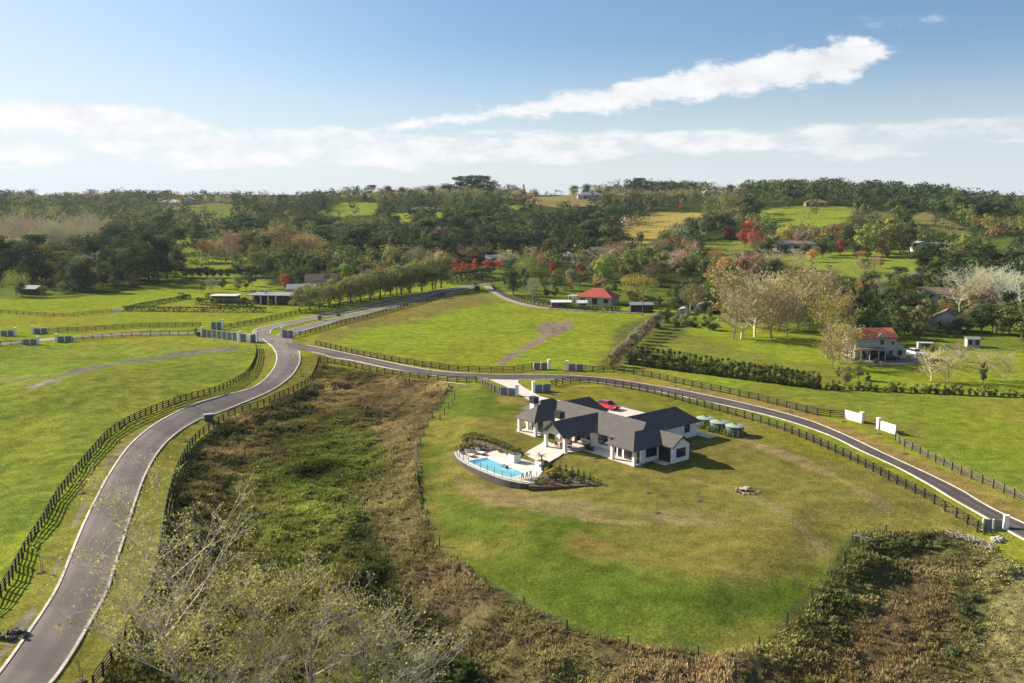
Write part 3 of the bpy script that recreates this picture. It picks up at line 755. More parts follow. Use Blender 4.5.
FORM = {'round': 'rounded tree', 'tall': 'upright tree', 'pine': 'clumpy spreading pine', 'conifer': 'cone shaped conifer', 'column': 'columnar conifer', 'bare': 'leafless tree', 'sparse': 'thinly leaved tree', 'shrub': 'low bush', 'willow': 'airy weeping tree'}
LAND = [((20,285),'by the low shed at the left paddock edge'),((60,275),'at the left edge of the paddocks'),((120,278),'in the belt above the left paddocks'),((170,270),'at the end of the belt above the left paddocks'),((225,272),'behind the clipped hedge on the left'),((215,290),'round the carport with the white roof'),((250,290),'beside the long low pavilion house'),((290,270),'behind the long low pavilion house'),((330,230),'on the slope under the left hill meadow'),((350,268),'behind the avenue'),((400,262),'behind the middle of the avenue'),((395,232),'below the central hill meadow'),((440,245),'behind the avenue end'),((475,270),'at the far end of the avenue'),((515,285),'beside the bend of the grey track'),((550,290),'in the garden left of the red roofed cottage'),((545,265),'below the large hip roofed house'),((600,262),'beside the large hip roofed house'),((637,290),'right of the red roofed cottage'),((670,270),'between the cottage and the golden meadow'),((690,245),'below the golden meadow'),((700,300),'by the white domed greenhouses'),((735,230),'beside the top right meadow'),((740,265),'behind the plane trees'),((760,320),'in the plane tree row'),((820,300),'left of the terracotta roofed house'),((865,310),'behind the terracotta roofed house'),((905,305),'right of the terracotta roofed house'),((840,245),'above the long right meadow'),((895,240),'at the right end of the long meadow'),((930,300),'beside the pale gabled house'),((985,290),'in the thicket on the right edge'),((990,325),'beside the small white shed'),((965,365),'in the orchard behind the low hedge'),((830,368),'at the end of the conifer row'),((640,340),'in the line between the two paddocks'),((40,235),'in the leafless grove on the left slope')]
def where(px, py):
    return min(LAND, key=lambda l: (l[0][0] - px) ** 2 + 4 * (l[0][1] - py) ** 2)[1]
def size_word(h): return 'very tall ' if h > 21 else 'tall ' if h > 15 else 'small ' if h < 6 else ''
def trees(rows):
    """rows: (kind, px, base row, height in rows, colour, width factor)"""
    P = atl([(r[1], r[2]) for r in rows])
    for r, p in zip(rows, P):
        kind, px, py, hp, col = r[:5]; w = r[5] if len(r) > 5 else 1.0
        zc = p[1] * CP - (p[2] - CAM_H) * SP; h = hp * zc / FPX
        o = place(kind, p, h, col, w, name=NAMES[kind])
        tag(o, f'{size_word(h)}{adj(col)} {FORM[kind]} {where(px, py)}', 'shrub' if kind == 'shrub' else 'tree', f'{adj(col)} {FORM[kind]}s {where(px, py)}')
T = []
T += [('round',59,278,22,YEL,1.35),('willow',16,296,25,LIME,1.1),('tall',2,283,48,EVG,.9),('pine',14,282,46,EVG),('round',32,284,44,EVG),('round',46,282,34,EVG2),('round',78,292,30,EVG),('tall',90,291,34,EVG2),('willow',84,280,26,GREY),('tall',103,288,28,EVG),('round',107,284,22,OLIVE),('tall',118,286,34,EVG),('round',128,283,36,EVG2),('pine',139,284,44,EVG),('tall',149,280,48,EVG,1.2),('round',158,280,42,EVG),('tall',167,279,44,EVG2,1.1),('round',176,277,28,EVG,.9),('round',70,289,18,EVG2),('round',50,290,12,EVG),('round',62,293,12,OLIVE),('round',137,281,20,EVG),
      ('sparse',232,264,32,PINK,.9),('round',226,262,24,BRWN),('tall',247,262,34,OLIVE,1.1),('round',205,258,20,EVG2),('round',195,252,14,EVG)]
T += [('round',x,278 - (x - 185) * .01,rng.uniform(9, 13),EVG,1.1) for x in range(186, 266, 7)]
T += [('round',202,293,11,MIDG),('willow',212,292,14,GREY),('round',222,289,11,EVG2),('round',238,291,15,OLIVE),('tall',246,290,18,MIDG),('round',252,286,14,EVG),('shrub',262,302,6,GREY),('shrub',232,303,5,GREY),('shrub',208,299,6,MIDG),('shrub',182,299,7,EVG2,1.3),('shrub',275,300,7,OLIVE),('shrub',246,302,5,MIDG)]
T += [('round',285.5,288,14,REDL,1.05),('sparse',287,268,36,OLIVE,1.2),('willow',308,267,33,TANL,1.0),('sparse',270,258,30,TANL,1.0),('round',322,237,13,REDL,1.5),('round',333,236,9,ORNG,1.2),('round',363,233,9,PINK,1.5),('round',394,231,13,CRIM,1.3),('round',404,232,11,PINK,1.6),('conifer',380,248,26,EVG,1.3),('conifer',411,263,31,EVG2,1.3),('tall',393,259,24,BRWN,1.2),('tall',440,256,30,PINK,1.0),('round',432,258,16,OLIVE),
      ('tall',456,278,20,REDL,1.0),('tall',462,276,15,REDL,1.0),('tall',475,276,18,REDL,.9),('round',469,275,11,CRIM,1.2),('round',448,268,12,CRIM,1.6),('round',490,273,13,CRIM,1.8),('round',500,270,12,REDL,1.2),('round',351.5,284,12,REDL,.9),('tall',364.5,281,14,ORNG,1.2),('round',379,277,11,ORNG),('round',346,284,21,LIME,.85),('tall',357,277,18,MIDG),('round',328,288,14,EVG2),('round',312,284,14,EVG),('round',335,281,17,EVG),('round',300,286,10,EVG2),('round',318,276,14,EVG2),('round',374,268,16,EVG2),('willow',325,262,20,OLIVE),('round',340,262,22,EVG2),('round',353,258,22,EVG2),('round',368,256,20,EVG),('willow',416,270,22,GREY),('round',398,272,13,EVG)]
# the avenue: two rows of the same tree
for i in range(15): T.append(('round', 299 + i * 10.2 + rng.normal() * .6, 312 - i * 1.72, 22 + i * .75 + rng.normal(), AVEN, 1.15))
for i in range(11): T.append(('round', 310 + i * 12.4 + rng.normal() * .6, 305 - i * 1.6, 22 + i * .8 + rng.normal(), AVEN, .95))
T += [('willow',526,282,27,LIME,1.15),('round',604,281,27,LIME,1.1),('pine',634,285,40,MIDG,.9),('tall',648,281,34,EVG2,1.0),('pine',661,286,34,MIDG,.9),('pine',687,287,32,EVG2,.95),('tall',625,278,26,MIDG),('willow',637,305,30,YEL,1.35),('bare',650,287,24,BRWN,1.2),('round',513,295,26,EVG,1.0),('tall',524,290,22,EVG2),('willow',533,299,20,GREY,1.0),('round',547,297,9,EVG,1.0),('round',553,273,11,CRIM),('round',581,274,11,CRIM,1.1),('round',569,275,10,EVG),('round',521,258,15,PINK),('round',537,258,14,BRWN,1.1),('tall',505,286,14,EVG2),('round',560,288,8,EVG2),('round',541,283,9,MIDG),('round',592,276,12,BRWN),('round',614,292,9,EVG2),('shrub',660,305,8,EVG2),('shrub',650,309,6,EVG)]
T += [('bare',676,248,24,BARE,1.6),('round',684,258,16,CRIM,.9),('round',695,258,17,PINK),('sparse',672,256,18,CRIM),('round',729,240,15,CRIM,1.1),('round',750,239,18,REDL,1.2),('round',745,247,18,CRIM,1.1),('round',745,277,19,REDL,1.2),('round',727,281,24,ORNG,1.1),('round',711,286,17,YEL,1.3),('round',716,277,14,CRIM),('willow',690,311,26,OLIVE,1.2),('round',675,302,17,EVG2),('willow',706,300,18,MIDG),('round',700,268,20,EVG2),('round',760,262,14,EVG2),('round',668,262,18,EVG2),('round',655,258,15,EVG)]
for x, y, h, c in ((733,338,66,TANL),(741,339,60,BARE),(755,337,68,BARE),(771,338,62,TANL),(787,338,58,BARE),(763,331,52,TANL),(779,330,56,TANL),(748,327,46,TANL),(798,332,54,TANL)): T.append(('sparse' if c is TANL else 'bare', x, y, h, c, 1.05))
T += [('sparse',827,356,60,YEL,.95),('sparse',820,322,52,TANL,1.0),('sparse',808,330,56,TANL,.8),('sparse',841,335,40,TANL,.8),('conifer',850,322,44,EVG2,1.2),('conifer',862,324,50,EVG,1.2),('conifer',874,326,46,EVG2,1.2),('tall',886,328,40,EVG,1.1),('round',900,330,40,EVG,1.0),('tall',893,334,30,EVG2),('round',911,330,34,EVG,1.0),('tall',919,335,30,BRWN,1.3),('sparse',925,333,24,OLIVE,1.1),('round',890,318,30,EVG2),('round',842,312,26,BRWN),('willow',880,300,22,GREY)]
for x, y, h in ((960,312,44),(975,314,46),(990,313,44),(1006,312,44),(1020,310,40),(983,303,38),(998,302,36),(950,296,28)): T.append(('bare', x, y, h, BARE2, 1.2))
T += [('round',967,333,22,EVG2,1.1),('round',981,333,32,EVG,1.1),('pine',996,334,30,MIDG,1.0),('round',1009,336,36,EVG2,1.0),('round',1022,338,34,MIDG,1.0),('round',951,324,16,EVG),('sparse',985,312,22,ORNG),('round',942,310,12,OLIVE),('round',961,300,14,OLIVE),('round',928,322,18,EVG),('round',1036,340,38,EVG2),('round',938,300,10,EVG2)]
T += [('round',755,252,22,REDL,1.0),('round',787,245,20,YEL,1.1),('round',798,246,17,EVG,1.1),('round',830,244,20,BRWN,1.1),('round',840,255,16,CRIM,1.1),('round',822,257,16,EVG,1.2),('round',857,259,15,EVG,1.2),('tall',866,256,32,LIME,1.1),('tall',876,253,34,OLIVE,1.1),('tall',889,252,34,LIME,1.1),('tall',899,253,32,OLIVE,1.1),('tall',909,252,30,EVG2,1.2),('round',882,256,18,BRWN,1.2),('round',865,272,14,EVG,1.0),('sparse',874,272,15,PINK),('round',812,262,13,ORNG),('round',850,246,22,EVG,1.2),('round',768,252,14,MIDG,1.3),('round',815,246,14,BRWN),('round',958,256,14,OLIVE,1.2),('round',970,262,16,EVG2),('round',925,268,8,EVG2),('round',945,280,16,EVG2,1.2),('round',925,283,14,EVG,1.2),('round',912,289,14,EVG2,1.2)]
for x, y, h in ((931,381,34),(948,382,36),(983,380,32),(1004,380,30)): T.append(('bare', x, y, h, BARE, 1.25))
T += [('sparse',962,362,18,PINK,1.3),('tall',983,383,22,EVG2,.6),('round',846,386,22,OLIVE,.8),('round',858,380,15,MIDG,1.1),('shrub',838,376,9,OLIVE),('shrub',868,380,8,MIDG)]
T += [('sparse',838,362,40,TANL,1.2),('sparse',846,364,38,TANL,1.2),('sparse',832,368,34,TANL,1.2),('sparse',856,370,16,OLIVE,1.2),('round',876,366,8,OLIVE),('round',905,352,8,EVG2),('round',932,354,9,MIDG),('round',880,338,24,EVG2),('round',855,338,26,EVG),('tall',868,336,30,EVG2),('round',895,344,18,EVG),('round',918,340,18,EVG2),('round',925,305,16,EVG2,1.1),('round',946,306,12,OLIVE),('round',938,334,14,MIDG),('round',957,334,16,EVG),('round',785,253,9,EVG2),('round',803,253,8,OLIVE),('round',918,256,8,MIDG),('round',941,256,9,EVG2),('round',588,311,6,EVG2),('round',606,310,5,MIDG),('round',697,318,9,EVG2),('round',710,320,10,MIDG),('shrub',686,320,6,EVG2),('round',22,297,14,EVG2),('round',44,297,12,OLIVE),('round',300,300,13,MIDG),('round',318,296,12,EVG2),('round',270,307,8,MIDG),('round',243,306,9,EVG2),('round',216,306,7,OLIVE),('tall',512,268,14,EVG2),('round',494,268,10,EVG)]
# line of brown shrubs between the paddocks
for i in range(16): T.append(('round', 611 + i * 3.3 + rng.normal() * .7, 369 - i * 3.1, 17 - i * .25 + rng.normal(), (OLIVE, BRWN, GREY)[i % 3], 1.0))
for x, y in ((668,322),(676,326),(685,325),(694,327),(704,326),(656,328),(712,330)): T.append(('shrub', x, y, rng.uniform(9, 14), (EVG2, MIDG)[int(x) % 2], 1.0))
# leafless grove on the left slope
for i in range(46): T.append(('bare', rng.uniform(-8, 106), 254 + rng.uniform(-10, 3), rng.uniform(26, 36), BARE, 1.0))
GARDEN = [([(505,268),(560,274),(690,272),(715,290),(712,314),(660,310),(612,306),(560,300),(520,296)],52,(9,17)),([(690,268),(760,268),(800,284),(800,312),(730,322),(700,306)],34,(12,24)),([(845,296),(910,290),(960,300),(1030,306),(1030,338),(960,338),(900,344),(850,340)],46,(14,28)),([(250,268),(330,262),(430,262),(470,262),(440,272),(340,286),(265,288)],48,(10,20)),([(0,268),(60,266),(180,262),(180,276),(120,288),(60,292),(0,290)],26,(16,32)),([(800,252),(830,248),(905,250),(915,258),(840,262),(805,260)],8,(8,14)),([(915,262),(1030,258),(1030,300),(930,292)],30,(12,24))]
for pg, n, (h0, h1) in GARDEN:
    pg = np.array(pg, float); k = 0
    while k < n:
        q = (rng.uniform(pg[:, 0].min(), pg[:, 0].max()), rng.uniform(pg[:, 1].min(), pg[:, 1].max()))
        if sdist(np.array([q[0]]), np.array([q[1]]), pg)[0] > 0 or (555 < q[0] < 622 and 258 < q[1] < 274) or (573 < q[0] < 630 and 296 < q[1] < 312) or (925 < q[0] < 960 and 296 < q[1] < 335 and q[0] > 930): continue
        k += 1; u = rng.random(); T.append((('round', 'tall', 'round', 'willow', 'pine')[rng.integers(5)], q[0], q[1], rng.uniform(h0, h1), EVG if u < .34 else EVG2 if u < .62 else MIDG if u < .74 else OLIVE if u < .86 else BRWN if u < .91 else TANL if u < .95 else ORNG, 1.1))
for x, y, h, k, c in ((203,262,20,'sparse',ORNG),(216,259,18,'sparse',TANL),(240,250,16,'sparse',ORNG),(256,266,22,'round',OLIVE),(262,256,18,'sparse',TANL),(300,254,18,'sparse',TANL),(336,252,14,'round',ORNG),(350,247,13,'sparse',PINK),(371,244,13,'round',ORNG),(388,262,15,'round',PINK),(404,267,13,'round',ORNG),(420,262,16,'sparse',TANL),(428,270,13,'round',ORNG),(376,281,10,'round',ORNG),(388,278,10,'round',ORNG),(340,283,10,'round',BRWN),(292,274,12,'round',BRWN),(515,268,14,'sparse',TANL),(545,262,10,'round',CRIM),(556,279,9,'round',ORNG),(570,281,9,'round',PINK),(596,289,11,'round',ORNG),(662,272,16,'sparse',PINK),(680,262,12,'round',ORNG),(703,262,12,'round',REDL),(717,262,14,'sparse',ORNG),(735,268,18,'sparse',TANL),(720,294,18,'sparse',ORNG),(760,276,16,'round',YEL),(776,272,14,'sparse',TANL),(806,290,18,'sparse',TANL),(830,292,20,'sparse',TANL),(862,300,20,'sparse',ORNG),(905,312,16,'round',ORNG),(948,318,14,'sparse',ORNG),(972,290,18,'sparse',TANL),(880,268,10,'round',ORNG),(915,236,10,'round',CRIM),(935,226,12,'sparse',PINK),(760,238,12,'round',CRIM),(640,262,16,'round',YEL),(585,283,10,'round',CRIM)): T.append((k, x, y, h, c, 1.1))
for x, h in ((86,15),(48,9),(150,10),(205,9),(320,12),(372,14),(388,13),(402,12),(412,10),(430,11),(446,13),(460,20),(468,22),(476,22),(484,20),(492,16),(532,15),(545,14),(556,13),(574,11),(632,17),(640,18),(648,16),(662,14),(676,15),(690,13),(730,12),(520,10),(586,12),(610,10)): T.append(('round' if h < 14 else 'pine', x, 199 if x < 430 else 196, h, (EVG, EVG2)[x % 2], 1.3))
trees(T)
# the conifer row in front of the right paddock
CR = atl([(631 + i * 5.35, 364.5 + i * .70) for i in range(36)])
for i, p in enumerate(CR):
    h = (21.0 - i * .09 + rng.normal() * .8) * p[1] / FPX
    o = place('column', p, h, EVG, 1.5, name='conifer_tree')
    tag(o, 'dark green columnar conifer in the close clipped row across the right paddock', 'tree', 'conifers in the row across the right paddock')

# ------------------------------------------------------------------ woods over the hills
FAR = {}
def woods():
    n = 26000
    y = np.sqrt(rng.uniform(332 ** 2, 1420 ** 2, n)); ax = rng.uniform(-.72, .72, n); x = ax * y
    keep = rng.random(n) < np.interp(y, [330, 600, 900, 1400], [.85, .75, .5, .38])
    x, y = x[keep], y[keep]; z = H(x, y); px, py = proj(x, y, z)
    sd = np.full(x.shape, 1e9)
    for w, c in OPENW: sd = np.minimum(sd, sdist(x, y, w))
    fl = sdist(x, y, poly([(-300,290),(60,292),(130,286),(190,277),(262,279),(290,284),(380,276),(470,264),(500,266),(560,268),(700,276),(800,285),(900,300),(1040,318),(1400,330),(1400,170),(900,150),(-300,150)]))
    gv = sdist(px, py, np.array([(-40,222),(108,222),(112,262),(60,268),(-40,262)], float))
    ok = (sd > 3) & ((fl < 0) | (y > 520)) & (gv > 0)
    # a few lone trees stand in the meadows
    lone = (sd < -3) & (rng.random(len(x)) < .02) & (y > 420)
    ok |= lone
    x, y, z, px, py = (q[ok] for q in (x, y, z, px, py))
    # thin to an even spacing, nearest first
    o = np.argsort(y); x, y, z, px, py = (q[o] for q in (x, y, z, px, py))
    cell = {}; keep = []
    for i in range(len(x)):
        s = 8.0 if y[i] < 700 else 10.0
        k = (int(x[i] // s), int(y[i] // s))
        if k in cell: continue
        cell[k] = 1; keep.append(i)
    return [q[keep] for q in (x, y, z, px, py)]
wx, wy, wz, wpx, wpy = woods()
def wood_kind(i):
    x, y, px, py = wx[i], wy[i], wpx[i], wpy[i]; u = rng.random(); zone = fbm(np.array([x]), np.array([y]), 90, 2, 88)[0]
    if px > 745 and y > 640 and py < 236: return ('pine' if u < .75 else 'round'), (EVG if u < .55 else EVG2), rng.uniform(12, 18)
    if 395 < px < 620 and 205 < py < 262: return ('conifer' if u < .2 else 'tall' if u < .6 else 'pine'), (EVG if u < .8 else EVG2), rng.uniform(11, 18)
    if px < 270 and py < 262 and zone < .53: return ('pine' if u < .4 else 'tall' if u < .7 else 'round'), (EVG if u < .5 else EVG2 if u < .82 else OLIVE), rng.uniform(11, 18)
    z2 = fbm(np.array([x + 400]), np.array([y]), 120, 2, 91)[0]
    if zone < .37: return ('pine' if u < .35 else 'conifer' if u < .5 else 'tall'), (EVG if u < .75 else EVG2), rng.uniform(9, 17)
    if z2 > .57 and u < .5: return ('sparse' if u < .2 else 'bare' if u < .3 else 'round'), (TANL, BARE, BRWN, PINK)[rng.integers(4)], rng.uniform(7, 11)
    if u < .08: return ('round' if u < .05 else 'sparse'), (REDL, CRIM, ORNG, PINK)[rng.integers(4)], rng.uniform(5, 8)
    if zone > .49: return ('round' if u < .75 else 'tall'), (OLIVE if u < .35 else MIDG if u < .62 else LIME if u < .74 else YEL if u < .79 else EVG2), rng.uniform(6, 11)
    return ('round' if u < .6 else 'pine' if u < .75 else 'tall'), (EVG if u < .2 else EVG2 if u < .5 else MIDG if u < .75 else OLIVE), rng.uniform(7, 13)
WZONE = lambda px, py: ('left' if px < 200 else 'left of centre' if px < 400 else 'central' if px < 640 else 'right of centre' if px < 800 else 'right') + (' skyline' if py < 205 else ' upper slopes' if py < 222 else ' lower slopes' if py < 245 else ' valley floor')
def add_woods():
    cnt = {}; far = {}
    for r in T: cnt[NAMES[r[0]]] = cnt.get(NAMES[r[0]], 0) + 1
    cnt['conifer_tree'] = cnt.get('conifer_tree', 0) + len(CR)
    PXO = [np.array(p, float) for p, c in OPEN[:16]]
    for i in range(len(wx)):
        kind, col, h = wood_kind(i)
        tp = wpy[i] - .75 * h * FPX / wy[i]
        if rng.random() < .85 and any(sdist(np.array([wpx[i]]), np.array([tp]), p)[0] < 0 for p in PXO if p[:, 0].min() < wpx[i] < p[:, 0].max()): continue
        key = NAMES[kind]; cnt[key] = cnt.get(key, 0)
        if -25 < wpx[i] < 1049 and cnt[key] < 295 and wy[i] < 1250:
            cnt[key] += 1
            o = place(kind, (wx[i], wy[i], wz[i]), h, col, rng.uniform(1.2, 1.5), parts=False, name=key)
            tag(o, f'{size_word(h)}{adj(col)} {FORM[kind]} in the woods on the {WZONE(wpx[i], wpy[i])}', 'tree', f'{adj(col)} {FORM[kind]}s in the woods on the {WZONE(wpx[i], wpy[i])}')
        else: far.setdefault(key, []).append((i, kind, col, h))
    for key, L in far.items():
        V = []; F = []; TT = []; off = 0
        for i, kind, col, h in L:
            w = h * {'round': 1.25, 'tall': .85, 'pine': 1.1, 'conifer': .55, 'bare': .9, 'sparse': 1.0, 'column': .4}[kind]
            nb = 9
            if kind == 'conifer': c, r = shape_cone(h, w, nb)
            elif kind == 'pine': c, r = shape_pine(h, w, nb); r = r * 1.25
            else: c, r = shape_round(h, w, nb, .1); r = r * 1.2
            nq = 150 if wy[i] < 800 else 110
            p, k = clumps(c, r, nq, .45)
            v, f, tt = quads(p + np.array([wx[i], wy[i], wz[i]]), h * (.066 if kind not in ('bare', 'sparse') else .042), out=outward(p, c, k, h))
            cc = np.array(col) * (1 + rng.normal(size=3) * .06) * (1 + rng.normal() * .1)
            V.append(v); F.append(f + off); off += len(v); TT.append(tt * np.clip(cc, .004, 1))
        o = obj('far_' + {'broadleaf_tree': 'woodland', 'pine_tree': 'pinewood', 'conifer_tree': 'conifer_wood', 'leafless_tree': 'leafless_wood', 'autumn_tree': 'autumn_wood'}[key], npmesh('far_wood', np.concatenate(V), np.concatenate(F), 'leaf', np.concatenate(TT)))
        tag(o, kind='stuff')
add_woods()
print('TREES', len(T), len(wx))
# ------------------------------------------------------------------ fences and entrance walls
def zg(x, y): return float(H(np.array([x]), np.array([y]))[0])
POST = {}
def fence(label, pts, height=1.25, step=2.0, rails=4, m='fence', post=.15, wire=False, cat='fence', group=None, world=False):
    p = smooth_line(np.array(pts) if world else poly(pts), step); n = len(p); z = H(p[:, 0], p[:, 1])
    root = empty('wire_fence' if wire else 'rail_fence', (p[0][0], p[0][1], z[0]), 0, label, cat, group); o = Vector(root.location)
    key = (post, height, m)
    if key not in POST:
        mb = MB(); mb.box((0, 0, height / 2 - .15), (post, post, height + .3)); mb.box((0, 0, height + .012), (post * 1.15, post * 1.15, .03))
        ob = mb.build('post', m); POST[key] = ob.data; bpy.data.objects.remove(ob)
    d = np.gradient(p, axis=0); a = np.arctan2(d[:, 1], d[:, 0])
    order = sorted(range(n), key=lambda i: p[i][1]); rest = set(order[100:])
    for i in range(n):
        if i in rest: continue
        q = obj('post', POST[key], root); q.location = (p[i][0] - o.x, p[i][1] - o.y, z[i] - o.z + rng.normal() * .015); q.rotation_euler = (rng.normal() * .02, rng.normal() * .02, a[i])
    if rest:
        mb = MB()
        for i in rest: mb.box((p[i][0] - o.x, p[i][1] - o.y, z[i] - o.z + height / 2 - .15), (post, post, height + .3), a[i])
        tag(mb.build('posts_beyond', m, root), kind='stuff')
    nn = normals2(p)
    for k in range(rails):
        mb = MB(); zz = height * ((k + .75) / rails) if not wire else height * (k + .8) / rails
        for i in range(n - 1):
            off = (post / 2 + .025)
            A = (p[i][0] - o.x + nn[i][0] * off, p[i][1] - o.y + nn[i][1] * off, z[i] - o.z + zz); B = (p[i+1][0] - o.x + nn[i+1][0] * off, p[i+1][1] - o.y + nn[i+1][1] * off, z[i+1] - o.z + zz)
            mb.bar(A, B, .012 if wire else .04, .012 if wire else .13)
        mb.build('wire' if wire else 'rail', 'steel' if wire else m, root)
    return root
fence('dark post and rail fence curving along the left of the main road', [(-14,612),(0,599),(14,575),(28,549),(43,526),(57,501),(74,478),(92,456),(113,434),(147,415.5),(184,402),(221,391),(245,378),(254,366),(257,355),(256,348)], 1.3, 1.6)
fence('dark post and rail fence between the right road verge and the swamp', [(94,690),(113,662),(128,636),(146,608),(158,570),(163,541),(168,508),(173,488),(178,473),(185,458),(196,441.5),(212,429),(233,416.5),(260,407.5),(282,397.5),(308,384),(316,372),(319,361.5)], 1.3, 2.1)
fence('dark fence along the swamp side of the side road up to the culvert', [(320,361.5),(345,366),(380,373),(420,379),(445,381.5),(476,382.5)], 1.25, 2.4)
fence('short pale lit fence turning from the culvert down to the house entrance', [(477,382),(482,384.5),(488,388),(494,391.5),(499,393.5)], 1.25, 2.0, 4, 'fence_grey')
fence('dark fence across the foot of the bright upper paddock', [(316,345),(355,354.5),(398,362.5),(445,369.8),(477,372.3),(510,371.8),(532,369)], 1.25, 2.5)
fence('dark fence from the far entrance walls along the upper side of the side road', [(585,370.5),(594,372),(618,373),(648,377),(684,385),(724,393),(760,401),(787,408),(820,416),(844,418)], 1.25, 2.3)
fence('dark fence on the house side of the side road', [(551,387),(560,384.5),(576,383),(605,385.5),(645,392),(684,402),(724,413),(750,420),(782,430),(820,446),(857,463.5),(894,483),(932,503),(948,513),(966,523.5),(977,531)], 1.25, 1.9)
fence('weathered rail fence running down from the white wall on the right', [(895,440),(904,447),(921,455),(959,474),(991,487.5),(1024,503),(1060,520),(1100,538),(1200,585),(1320,640)], 1.2, 2.0, 4, 'fence_grey')
fence('dark fence along the near side of the left lane', [(73,341.5),(95,339.5),(125,337),(160,335.5),(197,335)], 1.25, 2.4)
fence('dark fence along the far side of the left lane', [(49,332.5),(75,331.5),(105,329.5),(140,327.5),(170,326.8),(201,326.5)], 1.25, 2.4)
fence('dark fence at the left end of the lane below the entrance walls', [(-60,354),(-20,349),(0,346.2),(22,344.5)], 1.25, 2.4)
fence('thin dark fence across the middle of the left paddocks', [(-60,313),(0,313.5),(40,316),(70,316.5),(95,314),(112,312.5)], 1.15, 3.0, 3, 'fence_grey')
fence('dark fence on the upper side of the avenue', [(224,328.5),(245,325),(262,321.5),(290,315.5),(330,308),(368,301),(410,294)], 1.2, 2.6)
fence('dark fence on the paddock side of the avenue', [(295,337.5),(315,332),(340,324.5),(368,317.5),(400,309),(425,302),(445,295)], 1.2, 2.6)
fence('dark paling fence round the bend of the grey track', [(492,287),(497,292.5),(506,297.5),(520,302),(535,305.5),(548,307.5)], 1.5, 2.4, 6)
fence('low fence along the back of the upper paddock', [(550,309.5),(580,311.3),(610,313),(640,314.5)], 1.0, 3.0, 3, 'fence_grey')
fence('wire fence with dark posts round the foot of the house lawn', [(441,402),(428,426),(419,451),(416,478),(420,503),(431,532),(450,558),(480,583),(521,605),(578,634),(649,650),(706,657),(758,648),(795,615),(824,588),(846,558),(857,535),(886,533)], 1.0, 6.0, 4, 'fence', .10, True)
fence('wire fence with dark posts through the upper swamp edge', [(449,389),(455,400),(440,420)], 1.1, 4.0, 3, 'fence', .12, True)
fence('low dark stub rails beside the bottom of the right entrance wall', [(977,531.5),(980,533),(984,534.5)], 1.1, .8, 3)

def wing(label, pillar, end, npan=2, m='wall_panel', ph=2.1, wh=1.45, post='white', pil='white', group='entrance walls'):
    a, b = poly([pillar, end]); za, zb = zg(*a), zg(*b); z = min(za, zb)
    d = (b - a); L = np.linalg.norm(d); u = d / L; rz = math.atan2(u[1], u[0])
    root = empty('entrance_wall', (a[0], a[1], z), rz, label, 'entrance wall', group)
    mb = MB(); mb.box((0, 0, ph / 2 - .2), (.52, .52, ph + .4)); q = mb.build('pillar', pil, root)
    mb = MB(); mb.box((0, 0, ph + .045), (.64, .64, .09)); mb.build('cap', pil, q)
    w = (L - .3) / npan
    for k in range(npan):
        mb = MB(); mb.box((.28 + w * (k + .5), 0, wh / 2 - .2), (w - .16, .12, wh + .4)); mb.build('panel', m, root)
        mb = MB(); mb.box((.28 + w * (k + 1) - .06, 0, wh / 2 - .17), (.16, .2, wh + .46)); mb.build('post', post, root)
wing('dark panelled entrance wall left of the house driveway', (517,396), (500,394.8))
wing('dark panelled entrance wall right of the house driveway', (533.5,392.3), (551,391))
wing('dark entrance wall left of the upper paddock gateway', (549,369.2), (533.5,369.6))
wing('dark entrance wall right of the upper paddock gateway', (567,370.6), (584,370.8))
wing('dark entrance wall at the far left edge beyond the lane', (15.4,335.6), (0.5,336.2))
wing('dark entrance wall beyond the lane with its pillar on the left', (32.8,333.8), (48.3,333.3))
wing('dark entrance wall on the near side of the lane with its pillar on the right', (38.4,344.6), (22.5,345.2))
wing('dark entrance wall on the near side of the lane with its pillar on the left', (56.3,342.2), (72.5,341.5))
wing('long stepped entrance wall of many panels at the road bend', (202,336.6), (238,341), 7, 'wall_panel', 2.6, 2.1)
wing('short wall section at the end of the long stepped wall', (240,341.6), (247,342.2), 1, 'wall_panel', 2.6, 2.1)
wing('short entrance wall with a white pillar beside the main road', (257,341.6), (250,342.6), 1, 'wall_panel', 2.6, 2.0)
wing('entrance wall behind the long stepped wall with a pillar at its right end', (222.8,329.4), (211,329.4), 2, 'wall_panel', 2.8, 2.1)
wing('dark entrance wall on the inner side of the main road junction', (282,337.6), (294,338.2), 2, 'wall_panel', 2.7, 2.0)
wing('bright white entrance wall by the right road with its pillar on the right', (861.5,423), (845,418.4), 2, 'white', 1.8, 1.5)  # these two: same walls as the dark ones, coloured as sunlit white
wing('bright white entrance wall by the right road with its pillar on the left', (878.3,429), (895.6,434.6), 2, 'white', 1.8, 1.5)
wing('dark entrance wall with white posts at the lower right corner', (1005.5,528.6), (982,530), 2, 'wall_panel', 1.9, 1.35)

